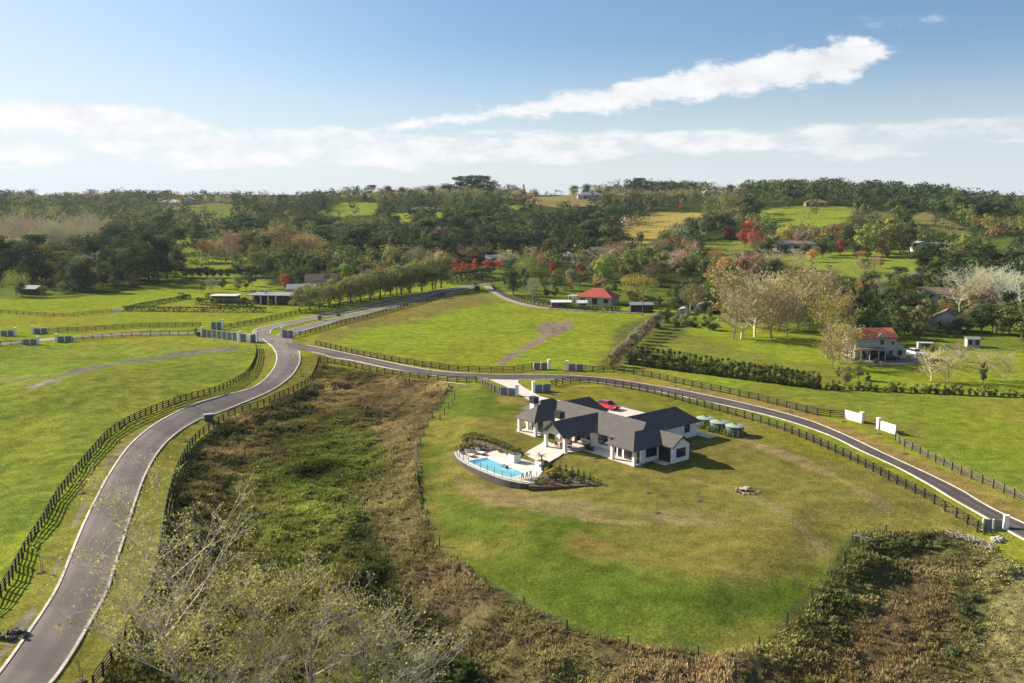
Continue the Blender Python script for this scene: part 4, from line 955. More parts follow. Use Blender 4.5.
# ------------------------------------------------------------------ roofs and houses
def roof(mb, x0, x1, y0, y1, z0, z1, axis='x', e0='hip', e1='hip', run=None, th=.16, mi=0):
    """roof over a rectangle, ridge along axis; each end 'hip' or 'gable'"""
    sw = axis == 'y'
    if sw: x0, x1, y0, y1 = y0, y1, x0, x1
    h = (y1 - y0) / 2; ym = (y0 + y1) / 2; r0, r1 = (run if run else (h, h))
    a = x0 + (r0 if e0 == 'hip' else 0); b = x1 - (r1 if e1 == 'hip' else 0)
    v = [(x0,y0,z0),(x1,y0,z0),(x1,y1,z0),(x0,y1,z0),(a,ym,z1),(b,ym,z1)]
    v += [(x,y,z-th) for x, y, z in v]
    f = [(0,1,5,4),(2,3,4,5)] + ([(1,2,5),(8,7,11)] if e1 == 'hip' else [(1,5,11,7),(5,2,8,11)]) + ([(3,0,4),(6,9,10)] if e0 == 'hip' else [(0,6,10,4),(4,10,9,3)]) + [(7,6,10,11),(9,8,11,10),(0,6,7,1),(2,8,9,3)] + ([(1,7,8,2)] if e1 == 'hip' else []) + ([(3,9,6,0)] if e0 == 'hip' else [])
    if sw: v = [(y, x, z) for x, y, z in v]; f = [q[::-1] for q in f]
    return mb.add(v, f, mi)
def window(parent, c, w, h, face, panes=2, frame='charcoal', depth=.05):
    """framed glazing on a wall; face is the outward direction as an angle in the house's plane"""
    rz = face + math.pi / 2; t = .07
    ux, uy = math.cos(rz), math.sin(rz); nx, ny = math.cos(face), math.sin(face)
    mb = MB(); x, y, z = c
    x += nx * .03; y += ny * .03
    for s in (-1, 1):
        mb.box((x + ux * s * (w/2 - t/2), y + uy * s * (w/2 - t/2), z), (t, .10, h), rz); mb.box((x, y, z + s * (h/2 - t/2)), (w - 2*t, .10, t), rz)
    for k in range(1, panes):
        o = -w/2 + w * k / panes; mb.box((x + ux * o, y + uy * o, z), (t * .8, .085, h - 2*t), rz)
    f = mb.build('window', frame, parent)
    g = MB(); g.box((x, y, z), (w - t, .05, h - t), rz); g.build('pane', 'glass', f)
    return f
HO = plane([(634,466)], 0)[0]; HRZ = math.atan2(-.78, .625)
house = empty('house', (HO[0], HO[1], zg(*HO)), HRZ, 'large white single storey house with charcoal roofs and gables on the lawn', 'house')
def hw(p):  # house local -> world
    c, s = math.cos(HRZ), math.sin(HRZ); return np.array([HO[0] + p[0] * c - p[1] * s, HO[1] + p[0] * s + p[1] * c])
FX, FXn, FY, FYn = 0.0, math.pi, math.pi / 2, -math.pi / 2
WH = 2.42
mb = MB()
mb.box((-2.6, 5.2, WH/2), (4.9, 7.2, WH)); mb.box((-13.2, 6.3, WH/2 + .004), (16.6, 6.8, WH)); mb.box((-22.7, 5.0, WH/2 + .002), (3.6, 7.0, WH + .01)); mb.box((-26.9, 7.0, WH/2 - .002), (3.9, 6.2, WH)); mb.box((-21.25, 11.3, WH/2 - .003), (3.8, 4.0, WH))
mb.build('wall', 'white', house)
mb = MB(); mb.box((-8.3, 14.0, WH/2 - .006), (5.8, 11.4, WH)); mb.build('wall', 'white', house)
mb = MB(); x1 = 2.6
mb.add([(-.6,5.0,0),(x1,5.0,0),(x1,8.6,0),(-.6,8.6,0),(-.6,5.0,WH),(x1,5.0,WH),(x1,8.6,WH),(-.6,8.6,WH),(x1,6.8,3.62),(-.6,6.8,3.62)],[(0,1,5,4),(1,2,6,8,5),(2,3,7,6),(3,0,4,9,7),(4,5,8,9),(6,7,9,8)])
mb.build('bay_wall', 'white', house)
# roofs
EZ = 2.47
roof(MB(), -26.4, -1.6, 2.2, 10.2, EZ, 4.66, 'x', 'hip', 'hip', (4.0, 2.0)).build('roof', 'roof', house)
roof(MB(), -5.0, .8, -1.0, 9.3, EZ + .015, 4.2, 'y', 'hip', 'hip', (3.2, 3.2)).build('roof', 'roof', house)
roof(MB(), -25.3, -20.3, -1.3, 7.6, EZ + .012, 4.4, 'y', 'hip', 'gable', (2.9, 0)).build('roof', 'roof', house)
roof(MB(), -15.9, -10.6, -3.75, 6.2, EZ + .008, 4.42, 'y', 'gable', 'gable').build('roof', 'roof', house)
roof(MB(), -2.6, 2.95, 4.65, 8.95, EZ + .02, 3.84, 'x', 'gable', 'gable').build('roof', 'roof', house)
roof(MB(), -11.6, -4.8, 6.6, 20.1, EZ + .004, 4.5, 'y', 'gable', 'hip', (0, 2.4)).build('roof', 'roof', house)
roof(MB(), -29.3, -24.4, 3.2, 10.6, EZ + .006, 3.95, 'y', 'hip', 'hip', (2.5, 2.5)).build('roof', 'roof', house)
roof(MB(), -23.6, -18.9, 6.4, 13.6, EZ + .018, 4.75, 'y', 'gable', 'hip', (0, 2.2)).build('roof', 'roof', house)
# pavilion gable boarding set back under the verge, verge boards, beams and columns
mb = MB(); y = -3.1
mb.add([(-15.5,y,2.3),(-11.0,y,2.3),(-13.25,y,4.2),(-15.5,y+.1,2.3),(-11.0,y+.1,2.3),(-13.25,y+.1,4.2)],[(0,1,2),(5,4,3),(0,2,5,3),(2,1,4,5),(1,0,3,4)])
mb.build('gable_boarding', 'cream', house)
mb = MB()
for sx in (-1, 1): mb.bar((-13.25 + sx * 2.66, -3.77, EZ - .12), (-13.25, -3.77, 4.32), .05, .2)
for sy in (-1, 1): mb.bar((2.98, 6.8 + sy * 2.16, EZ - .10), (2.98, 6.8, 3.74), .05, .2)
mb.build('verge_board', 'charcoal', house)
mb = MB(); mb.box((-15.2, -.3, 2.26), (.28, 6.0, .3)); mb.box((-11.3, -.3, 2.26), (.28, 6.0, .3)); mb.box((-2.1, .02, 2.26), (4.6, .26, .26)); mb.box((-22.9, -.3, 2.26), (4.4, .26, .26)); mb.build('beam', 'white', house)
for x, y in ((-15.2,-3.2),(-11.3,-2.9),(-15.2,2.6),(-11.3,2.7),(0,0),(-4.3,0),(-25.0,-.4),(-21.0,-.4),(-25.0,1.4)):
    mb = MB(); mb.box((x, y, 1.06), (.46, .46, 2.13)); mb.box((x, y, .12), (.56, .56, .24)); mb.build('column', 'white', house)
# chimneys
for x, y, h in ((-26.4, 3.8, 4.75), (-16.8, .9, 4.5)):
    mb = MB(); mb.box((x, y, (h - .9) / 2), (1.1, .85, h - .9)); c = mb.build('chimney', 'white', house)
    mb = MB(); mb.box((x, y, h - .43), (1.3, 1.0, .95)); mb.box((x, y, h + .08), (1.4, 1.1, .07)); mb.build('chimney_cap', 'charcoal', c)
mb = MB(); mb.box((-1.2, 7.8, 3.95), (.2, .2, .5)); mb.build('flue', 'charcoal', house)
# glazing
wc = lambda x, y, z, w, h, f, n=2: window(house, (x, y, z), w, h, f, n)
wc(-2.0,1.6,1.1,3.0,2.1,FYn,4); wc(-4.4,1.62,1.1,.7,2.1,FYn,1); wc(-.15,3.6,1.35,2.2,1.3,FX,3); wc(-6.6,2.9,1.12,1.9,2.1,FYn,2); wc(-9.2,2.9,1.35,2.0,1.4,FYn,1); wc(-13.2,2.9,1.12,3.4,2.1,FYn,4); wc(-17.6,2.9,1.12,2.2,2.1,FYn,3); wc(-22.7,1.5,1.12,2.6,2.1,FYn,3); wc(-20.9,3.6,1.2,1.6,1.5,FX,2)
wc(2.6,6.8,1.35,1.9,1.3,FX,3); wc(1.2,5.0,1.12,2.2,2.1,FYn,3); wc(-5.4,17.4,1.5,1.2,1.2,FX,1); wc(-5.4,11.2,1.5,1.6,.9,FX,2); wc(-11.2,17,1.2,2.6,2.1,FXn,1); wc(-28.85,8.0,1.4,1.6,1.2,FXn,2)
mb = MB(); mb.box((-2.3, .9, .03), (5.0, 2.3, .12)); mb.box((-13.2, -.2, .034), (5.2, 6.6, .11)); mb.box((-23.0, .5, .03), (4.8, 2.6, .12)); mb.box((.9, 4.3, .03), (3.2, 1.4, .12)); mb.box((-7.7, 1.4, .028), (5.6, 2.9, .11)); mb.build('porch_floor', 'deck', house)
# outdoor furniture under the pavilion gable
def furn(kind, x, y, rz, label, cat):
    w = hw((x, y)); root = empty(kind, (w[0], w[1], zg(*w) + .09), HRZ + rz, label, cat); return root
tb = furn('dining_table', -13.3, -1.4, 0, 'warm timber dining table under the front gable of the white house', 'table')
mb = MB(); mb.box((0,0,.74),(2.2,.95,.06)); mb.build('tabletop','timber',tb)
for sx in (-1,1):
    for sy in (-1,1): q = MB(); q.box((sx*.98, sy*.38, .355), (.09,.09,.71)); q.build('leg','timber',tb)
for i, (x, y, rz) in enumerate(((-13.9,-2.15,0),(-12.7,-2.15,0),(-13.9,-.65,math.pi),(-12.7,-.65,math.pi))):
    c = furn('dining_chair', x, y, rz, 'brown wicker chair at the timber table under the front gable', 'chair'); c['group'] = 'chairs at the timber table'
    q = MB(); q.box((0,0,.44),(.5,.5,.08)); q.build('seat','wicker',c); q = MB(); q.box((0,-.24,.70),(.5,.06,.45)); q.build('backrest','wicker',c)
    for sx in (-1,1):
        for sy in (-1,1): q = MB(); q.box((sx*.21, sy*.21, .2), (.05,.05,.4)); q.build('leg','wicker',c)
so_ = furn('outdoor_sofa', -12.4, 1.9, math.pi, 'pale cushioned outdoor sofa at the back of the gabled porch', 'sofa')
q = MB(); q.box((0,0,.2),(1.9,.85,.3)); q.build('base','wicker',so_); q = MB(); q.box((0,-.04,.42),(1.8,.74,.14)); q.build('seat_cushion','cushion',so_); q = MB(); q.box((0,-.36,.62),(1.9,.14,.5)); q.build('backrest','cushion',so_)
pb = furn('planting_box', -9.6, .5, 0, 'dark low planter box beside the gabled porch', 'planter'); q = MB(); q.box((0,0,.25),(1.3,.5,.5)); q.box((0,0,.52),(1.36,.56,.06)); q.build('box','charcoal',pb)

def bg_house(name, label, px, py, w, d, wall_h, rise, rz, roofm, wallm='bg_wall', kind='hip', axis='x', wins=((0, 0),), over=.45, cat='house'):
    p = at(px, py); root = empty(name, p, rz, label, cat)
    mb = MB()
    if kind == 'gable':
        hx, hy = w / 2, d / 2
        if axis == 'x': mb.add([(-hx,-hy,-.6),(hx,-hy,-.6),(hx,hy,-.6),(-hx,hy,-.6),(-hx,-hy,wall_h),(hx,-hy,wall_h),(hx,hy,wall_h),(-hx,hy,wall_h),(hx,0,wall_h+rise*.94),(-hx,0,wall_h+rise*.94)],[(0,1,5,4),(1,2,6,8,5),(2,3,7,6),(3,0,4,9,7),(4,5,8,9),(6,7,9,8)])
        else: mb.add([(-hx,-hy,-.6),(hx,-hy,-.6),(hx,hy,-.6),(-hx,hy,-.6),(-hx,-hy,wall_h),(hx,-hy,wall_h),(hx,hy,wall_h),(-hx,hy,wall_h),(0,-hy,wall_h+rise*.94),(0,hy,wall_h+rise*.94)],[(0,1,5,8,4),(1,2,6,5),(2,3,7,9,6),(3,0,4,7),(4,8,9,7),(5,6,9,8)])
    else: mb.box((0, 0, wall_h / 2 - .3), (w, d, wall_h + .6))
    mb.build('wall', wallm, root)
    if kind == 'flat': q = MB(); q.box((0, 0, wall_h + .12), (w + 2*over, d + 2*over, .22)); q.build('roof', roofm, root)
    else: roof(MB(), -w/2-over, w/2+over, -d/2-over, d/2+over, wall_h + .02, wall_h + rise + .1, axis, kind, kind).build('roof', roofm, root)
    for fx, z, ww, hh in wins: window(root, (fx, -d/2, z), ww, hh, FYn, 2)
    return root
hs = bg_house('house', 'red roofed white cottage behind the bright upper paddock', 598,303.5, 12.5, 8.5, 2.6, 2.6, -.42, 'red_roof', 'bg_wall', 'hip', 'x', ((-4,1.4,2.0,1.3),(0.2,1.2,1.8,2.0),(4.2,1.4,1.6,1.3)))
q = MB(); q.box((3.2, .8, 5.0), (.9, .8, 2.0)); q.build('chimney', 'brick', hs)
for k in range(5):
    q = MB(); q.box((-9.8 + k * .7 * 1.0, -3.0 + (k % 2) * 3.2, 1.25), (.2, .2, 2.5)); q.build('pergola_post', 'white', hs)
q = MB()
for k in range(6): q.box((-10.0 + k * .62, -1.4, 2.6), (.14, 4.2, .16))
q.build('pergola_beam', 'white', hs)
th = bg_house('house', 'two storey white house with a terracotta tiled roof on the right', 868,356.5, 9.6, 7.5, 5.0, 1.7, .06, 'terracotta', 'bg_wall', 'gable', 'x', ((-2.6,.95,1.0,2.0),(-.6,1.0,2.2,2.0),(1.7,1.25,1.7,1.4),(3.6,1.0,.9,2.0),(1.4,4.0,.8,1.1),(4.0,3.8,.5,.7)))
q = MB(); q.add([(.2,-3.86,4.6),(2.6,-3.86,4.6),(2.6,-3.86,5.3),(1.9,-3.86,5.9),(1.4,-3.86,6.1),(.9,-3.86,5.9),(.2,-3.86,5.3),(.2,-3.5,4.6),(2.6,-3.5,4.6),(2.6,-3.5,5.3),(1.9,-3.5,5.9),(1.4,-3.5,6.1),(.9,-3.5,5.9),(.2,-3.5,5.3)],[(0,1,2,3,4,5,6),(13,12,11,10,9,8,7),(1,8,9,2),(2,9,10,3),(3,10,11,4),(4,11,12,5),(5,12,13,6),(6,13,7,0)]); q.build('parapet','bg_wall',th)
q = MB(); q.box((-1.5,-4.9,2.75),(6.0,2.4,.14)); q.build('verandah_roof','grey_roof',th)
for x in (-4.3,-2.3,-.2,1.3): q = MB(); q.box((x,-5.9,1.2),(.16,.16,3.0)); q.build('verandah_post','bg_wall',th)
q = MB(); q.add([(4.82,-3.2,-.5),(7.6,-3.2,-.5),(7.6,3,-.5),(4.82,3,-.5),(4.82,-3.2,4.1),(7.6,-3.2,2.3),(7.6,3,2.3),(4.82,3,4.1)],[(0,1,5,4),(1,2,6,5),(2,3,7,6),(4,5,6,7),(3,0,4,7)]); q.build('side_wing','bg_wall',th); window(th,(6.0,-3.2,1.4),1.0,1.2,FYn,1)
q = MB(); q.box((-4.2,1.2,6.9),(.9,.7,1.2)); q.build('chimney','bg_wall',th)
bg_house('house', 'large hip roofed grey brown house in the trees behind the cottage', 599,262.5, 21, 12, 3.0, 4.6, -.30, 'brown_roof', 'bg_wall', 'hip', 'x', ((-7,1.5,2.2,1.4),(-2,1.5,2.6,1.6),(4,1.5,2.2,1.4)))
bg_house('outbuilding', 'small grey roofed block left of the large hip roofed house', 568,262, 8, 7, 3.2, 2.0, -.25, 'grey_roof', 'bg_wall', 'hip', 'x', ((0,1.6,4.0,1.5),), cat='building')
pv_ = bg_house('house', 'long low flat roofed pavilion house beside the avenue', 280,303, 17, 7, 3.0, .2, -.12, 'grey_roof', 'charcoal', 'flat', 'x', ((-6,1.4,3.6,2.3),(-1.5,1.4,3.8,2.3),(3,1.4,3.8,2.3)), 1.6)
for x in (-7.6,-5.0,-2.4,.4): q = MB(); q.box((x,-4.7,1.4),(.5,.5,3.2)); q.build('column','concrete',pv_)
q = MB(); q.box((-5.4,1,3.9),(.7,.7,1.4)); q.build('chimney','concrete',pv_)
bg_house('carport', 'low carport with a bright flat white roof on the left', 226,302, 8.5, 5, 2.3, .2, -.05, 'concrete', 'charcoal', 'flat', 'x', ((0,1.1,5,1.5),), .6, 'carport')
bg_house('house', 'grey metal roofed house right of the pavilion house', 302,295, 10, 7, 2.6, 1.5, .1, 'grey_roof', 'bg_wall', 'gable', 'x', ((0,1.4,2,1.2),))
bg_house('house', 'brown roofed house behind the left end of the avenue trees', 322,288, 12, 7, 3.2, 2.4, .15, 'brown_roof', 'bg_wall', 'gable', 'x', ((0,1.4,2,1.2),))
bg_house('house', 'white gabled house with a dark roof under the trees on the right', 946,330, 8, 6.5, 3.2, 2.6, -.5, 'brown_roof', 'bg_wall', 'gable', 'y', ((-1.6,1.5,1.2,1.3),(1.5,1.5,1.2,1.3)))
bg_house('house', 'brown roofed house up the slope on the right', 935,301, 11, 7, 2.8, 2.0, -.3, 'brown_roof', 'bg_wall', 'gable', 'x', ((-3,1.4,1.6,1.2),(2,1.4,2.4,1.2)))
bg_house('garden_shed', 'small white open fronted shed in the right paddock', 972,346.5, 3.0, 2.2, 2.0, .4, -.15, 'grey_roof', 'bg_wall', 'gable', 'x', ((-.8,1.2,.9,1.2),(.8,1.2,.9,1.2)), .2, 'shed')
bg_house('house', 'pale building half hidden by leafless trees on the right edge', 1002,297, 10, 7, 3.0, 2.0, -.2, 'white', 'bg_wall', 'gable', 'x', ((0,1.4,2,1.2),))
bg_house('house', 'long low house above the left end of the long right meadow', 795,249.5, 22, 9, 3.2, 1.4, -.05, 'grey_roof', 'bg_wall', 'hip', 'x', ((-7,1.5,3,1.6),(0,1.5,3,1.6),(7,1.5,3,1.6)))
bg_house('house', 'long white house at the right end of the long meadow', 932,251.5, 20, 8, 3.2, 1.6, .05, 'grey_roof', 'bg_wall', 'hip', 'x', ((-6,1.5,3,1.6),(0,1.5,3,1.6),(6,1.5,3,1.6)))
bg_house('house', 'small pale house left of the long white house on the right', 920,250.5, 7, 7, 3.2, 1.6, .05, 'grey_roof', 'bg_wall', 'gable', 'y', ((0,1.5,2,1.6),))
bg_house('house', 'dull red roofed house on the skyline above the top right meadow', 815,206.5, 16, 9, 3.0, 2.4, -.1, 'brick', 'brick', 'hip', 'x', ((-6,1.8,3,1.6),(4,1.8,3,1.6)))
bg_house('house', 'low dark house on the central hill meadow', 424,213.5, 26, 10, 3.5, 2.0, 0, 'brown_roof', 'charcoal', 'hip', 'x', ((-6,1.8,4,1.6),(5,1.8,4,1.6)))
bg_house('house', 'pale house on the far left skyline hill', 172,206, 22, 10, 4, 2.5, 0, 'white', 'bg_wall', 'hip', 'x', ((-5,1.8,3,1.6),))
bg_house('house', 'small white house near the far left skyline', 190,204, 9, 8, 5, 2.5, 0, 'white', 'bg_wall', 'gable', 'y', ((0,2,3,2),))
bg_house('house', 'grey house on the brown hill near the skyline', 590,199, 26, 12, 4, 3, 0, 'grey_roof', 'bg_wall', 'hip', 'x', ((-5,1.8,4,1.8),(6,1.8,4,1.8)))
bg_house('house', 'pale house among the skyline trees right of centre', 712,197, 18, 10, 5, 2.5, 0, 'white', 'bg_wall', 'hip', 'x', ((0,2,4,2),))
bg_house('house', 'long pale roofed house in the valley woods left of centre', 342,231, 18, 9, 3, 2, .1, 'grey_roof', 'bg_wall', 'gable', 'x', ((0,2,4,1.6),))
bg_house('house', 'teal roofed house in the woods beyond the avenue end', 502,264, 16, 8, 3, 1.6, .1, 'green_tank', 'bg_wall', 'gable', 'x', ((0,1.6,4,1.6),))
bg_house('shed', 'dark low shed at the left edge of the paddocks', 33,294, 6.5, 5, 2.2, 1.1, -.2, 'grey_roof', 'charcoal', 'gable', 'x', ((0,1.2,2,1.2),), .4, 'shed')
bg_house('shed', 'black open shed right of the red roofed cottage', 641,311.5, 7, 4, 2.4, .6, 0, 'grey_roof', 'black', 'gable', 'x', ((-1.5,1.1,2.2,1.6),(1.5,1.1,2.2,1.6)), .3, 'shed')
bg_house('shed', 'small green shed left of the red roofed cottage', 582,308.5, 3, 2.6, 2.0, .7, 0, 'white', 'tank_side', 'gable', 'x', ((0,1,1,1),), .2, 'shed')
bg_house('shed', 'low white roofed shed beside the paling fence', 561,307, 6.5, 3, 1.8, .5, 0, 'white', 'fence_grey', 'gable', 'x', ((0,1,2,.9),), .2, 'shed')
bg_house('trailer', 'white trailer parked beyond the white car', 925,348.5, 3.6, 1.8, 1.3, .2, -.2, 'bg_wall', 'bg_wall', 'flat', 'x', ((0,.9,2,.7),), .05, 'trailer')
for px, py, r, L, lab in ((683,314,2.0,5,'low white tunnel greenhouse, the left of the pair'),(703,311.5,2.8,6,'tall white domed greenhouse, the right of the pair')):
    p = at(px, py); root = empty('greenhouse', p, -.3, lab, 'greenhouse'); mb = MB(); n = 12
    for k in range(2):
        for i in range(n + 1): a = math.pi * i / n; mb.v.append((r * math.cos(a), (-.5 + k) * L, r * 1.05 * math.sin(a)))
    mb.f = [(i, i+1, n+2+i, n+1+i) for i in range(n)] + [tuple(range(n, -1, -1)), tuple(range(n+1, 2*n+2))]; mb.mi = [0] * len(mb.f)
    mb.build('cover', 'bg_wall', root)
    q = MB(); q.box((0, -L/2 - .03, .95), (.95, .06, 1.9)); q.build('door', 'grey_roof', root)

# ------------------------------------------------------------------ vehicles
def car(label, p, rz, paint, name='parked_car', group=None):
    root = empty(name, p, rz, label, 'car', group)
    def profile(pts, hw_, top_in, m, nm):
        mb = MB(); n = len(pts); k = lambda z: hw_ - top_in * max(0, (z - .75)) 
        mb.v = [(x, -k(z), z) for x, z in pts] + [(x, k(z), z) for x, z in pts]
        mb.f = [tuple(range(n)), tuple(range(2*n-1, n-1, -1))] + [(i, n+i, n+(i+1) % n, (i+1) % n) for i in range(n)]; mb.mi = [0] * len(mb.f)
        return mb.build(nm, m, root)
    profile([(-2.1,.32),(2.1,.32),(2.18,.55),(2.05,.72),(1.1,.90),(-1.95,.95),(-2.15,.8),(-2.18,.5)], .88, .0, paint, 'body')
    g = profile([(1.05,.90),(.35,1.38),(-1.35,1.42),(-1.95,.95)], .80, .28, 'glass', 'windows')
    mb = MB(); mb.box((-.5,0,1.43),(1.6,1.2,.05)); mb.build('roof', paint, root)
    for sx in (-1.32, 1.35):
        for sy in (-1, 1):
            mb = MB(); n = 14; o = []
            for yy in (sy*.72, sy*.90): mb.v += [(sx + .33*math.cos(2*math.pi*i/n), yy, .33 + .33*math.sin(2*math.pi*i/n)) for i in range(n)]
            mb.f = [(i, (i+1) % n, n+(i+1) % n, n+i) for i in range(n)] + [tuple(range(n)), tuple(range(2*n-1, n-1, -1))]; mb.mi = [0]*len(mb.f)
            w = mb.build('wheel', 'black', root)
            mb = MB(); mb.box((sx, sy*.905, .33), (.34,.02,.34)); mb.box((sx, sy*.908, .33), (.14,.02,.42)); mb.build('rim', 'steel', w)
    for sy in (-1, 1):
        mb = MB(); mb.box((2.13, sy*.6, .64), (.08,.4,.14)); mb.build('headlight', 'white_trim', root)
        mb = MB(); mb.box((-2.15, sy*.66, .74), (.06,.3,.16)); mb.build('tail_light', 'red_paint', root)
    return root
cp = plane([(608,409)], 0)[0]
car('bright red hatchback parked on the forecourt behind the white house', (cp[0], cp[1], zg(*cp) + .09), HRZ + .06, 'red_paint')
p = at(915,355); car('white car parked on the yard right of the terracotta roofed house', (p[0], p[1], p[2] + .05), -1.25, 'white_paint')
p = at(889,360); car('dark car parked in front of the terracotta roofed house', (p[0], p[1], p[2] + .05), .05, 'blue_paint')
# forecourt and paths in pale concrete
def slab(name, pts, m, z, th=.1, world=False):
    w = ccw(pts if world else plane(pts, 0)); return tag(MB().prism(w, z - th, z).build(name, m), kind='structure')
slab('forecourt', [hw((-30.5,11.2)), hw((-12.4,11.2)), hw((-12.4,22.5)), hw((-18,24.5)), hw((-30.5,24.5))], 'concrete', .085, .2, True)
slab('forecourt_side', [hw((-5.2,19.9)), hw((-3.0,19.9)), hw((-3.0,21.8)), hw((-12.3,22.2)), hw((-12.3,19.8))], 'concrete', .08, .2, True)
slab('yard', poly([(842,360),(880,357.5),(925,352),(935,358),(925,364),(880,366)]).tolist(), 'asphalt', zg(*at(885,360)[:2]) + .1, .5, True)
slab('patio', [(524,454),(532,449),(541,444),(545.5,440.5),(566,451.6),(559,457),(549,462.5),(540,461.5),(532,457.5)], 'deck', .085, .2)

# ------------------------------------------------------------------ swimming pool terrace
TER = [(456.6,452),(459,446.5),(464,442.5),(471,440.2),(480,443.5),(496,450),(517,457.2),(546,466.4),(543,472.5),(536,478.6),(528.6,482.6),(514.7,480.6),(505,478.3),(492.8,474),(478.5,468.2),(467.6,462.9),(460.9,458.4),(458,455.2)]
terw = plane(TER, .06)
pool = empty('swimming_pool', (*terw[10], 0), 0, 'turquoise curved swimming pool with a dark outer wall on the lawn', 'pool'); PO = Vector(pool.location)
def pw(pts, z): 
    return [(a - PO.x, b - PO.y) for a, b in plane(pts, z)]
WATER = [(467.6,461.6),(476,459.7),(487.6,457.8),(506,465.3),(526,473.4),(519,476),(512,478.2),(505,476.8),(497,474.2),(488,470.8),(478,466.7)]
MB().prism(ccw(pw(WATER, .02)), -.3, .02).build('water', 'pool', pool)
def offset(pts, d):
    p = np.array(ccw(pts)); n = len(p); o = []
    for i in range(n):
        e1 = p[i] - p[i-1]; e2 = p[(i+1) % n] - p[i]; n1 = np.array([e1[1], -e1[0]]); n2 = np.array([e2[1], -e2[0]])
        m = n1 / np.linalg.norm(n1) + n2 / np.linalg.norm(n2); o.append(p[i] + m / np.linalg.norm(m) * d)
    return [tuple(q) for q in o]
def ring(name, inner, outer, z0, z1, m, parent):
    n = len(inner); mb = MB(); mb.v = [(*p, z) for z in (z0, z1) for q in (inner, outer) for p in q]
    for i in range(n):
        j = (i+1) % n; mb.f += [(2*n+i, 3*n+i, 3*n+j, 2*n+j), (i, 2*n+i, 2*n+j, j), (3*n+i, n+i, n+j, 3*n+j)]
    mb.mi = [0]*len(mb.f); mb.v = [tuple(map(float, v)) for v in mb.v]; return mb.build(name, m, parent)
wi = ccw(pw(WATER, .02)); ring('coping', wi, offset(wi, .28), -.2, .10, 'white_trim', pool)
MB().prism(ccw(pw([(469,461.2),(476,459.75),(487.3,458),(489.5,459.2),(483,461),(474.5,463.6)], .03)), -.1, .026).build('shadow_band', 'pool_shadow', pool)  # shadowed end of the pool painted as a deep blue sheet
deckw = ccw([(a, b) for a, b in terw]); 
# the deck surrounds the water: built as a ring of quads from the coping out to the terrace edge
dk = [(x + PO.x, y + PO.y) for x, y in offset(wi, .28)]
def deck_ring():
    A = np.array(dk); B = np.array(deckw); c = A.mean(0); ang = np.linspace(-math.pi, math.pi, 73)[:-1]
    def hit(P, w):
        d = np.array([math.cos(w), math.sin(w)]); best = 0
        for i in range(len(P)):
            e = P[(i+1) % len(P)] - P[i]; den = d[0]*e[1] - d[1]*e[0]
            if abs(den) < 1e-9: continue
            q = P[i] - c; s = (q[0]*e[1] - q[1]*e[0]) / den; tt = (q[0]*d[1] - q[1]*d[0]) / den
            if s > 0 and -1e-6 <= tt <= 1 + 1e-6: best = max(best, s)
        return c + d * best
    i_ = [tuple(hit(A, w)) for w in ang]; o_ = [tuple(hit(B, w)) for w in ang]
    return i_, o_
di, do = deck_ring(); tag(ring('pool_deck', di, do, -.2, .06, 'deck', None), kind='structure')
# outer wall of dark stone, only along the open side, with a glass fence on top
OUT = [(456.3,452),(457.5,455.5),(460.5,458.9),(467.6,463.5),(478.5,468.8),(492.8,474.6),(505,478.9),(514.7,481.2),(529,483.3),(536.5,479)]
ow = smooth_line(plane(OUT, .06), .8)
def strip(name, line, w, z0, z1, m, parent=None, off=0):
    nn = normals2(line); a = line + nn * off; b = line + nn * (off + w); n = len(line); mb = MB(); P = PO if parent else Vector((0,0,0))
    for i in range(n): mb.v += [(a[i][0]-P.x, a[i][1]-P.y, z0), (b[i][0]-P.x, b[i][1]-P.y, z0), (b[i][0]-P.x, b[i][1]-P.y, z1), (a[i][0]-P.x, a[i][1]-P.y, z1)]
    for i in range(n-1):
        for k in range(4): mb.f.append((4*i+k, 4*i+4+k, 4*i+4+(k+1) % 4, 4*i+(k+1) % 4))
    mb.f += [(0,1,2,3), (4*n-1,4*n-2,4*n-3,4*n-4)]; mb.mi = [0]*len(mb.f); mb.v = [tuple(map(float, v)) for v in mb.v]; return mb.build(name, m, parent)
strip('outer_wall', ow, .3, -2.2, .03, 'stone', pool, -.3); strip('wall_cap', ow, .30, .032, .10, 'concrete', pool, -.30)
gf = empty('glass_fence', (*ow[0], .06), 0, 'frameless glass pool fence on the dark curved wall', 'fence'); PO2 = PO; PO = Vector(gf.location)
ow2 = ow - 0; strip('glass', ow, .03, .06, 1.15 - .06, 'clear', gf, -.36); PO = PO2
for i in range(0, len(ow), 2):
    q = MB(); q.box((ow[i][0]-gf.location.x, ow[i][1]-gf.location.y, .52), (.06,.06,1.1)); q.build('post', 'charcoal', gf)
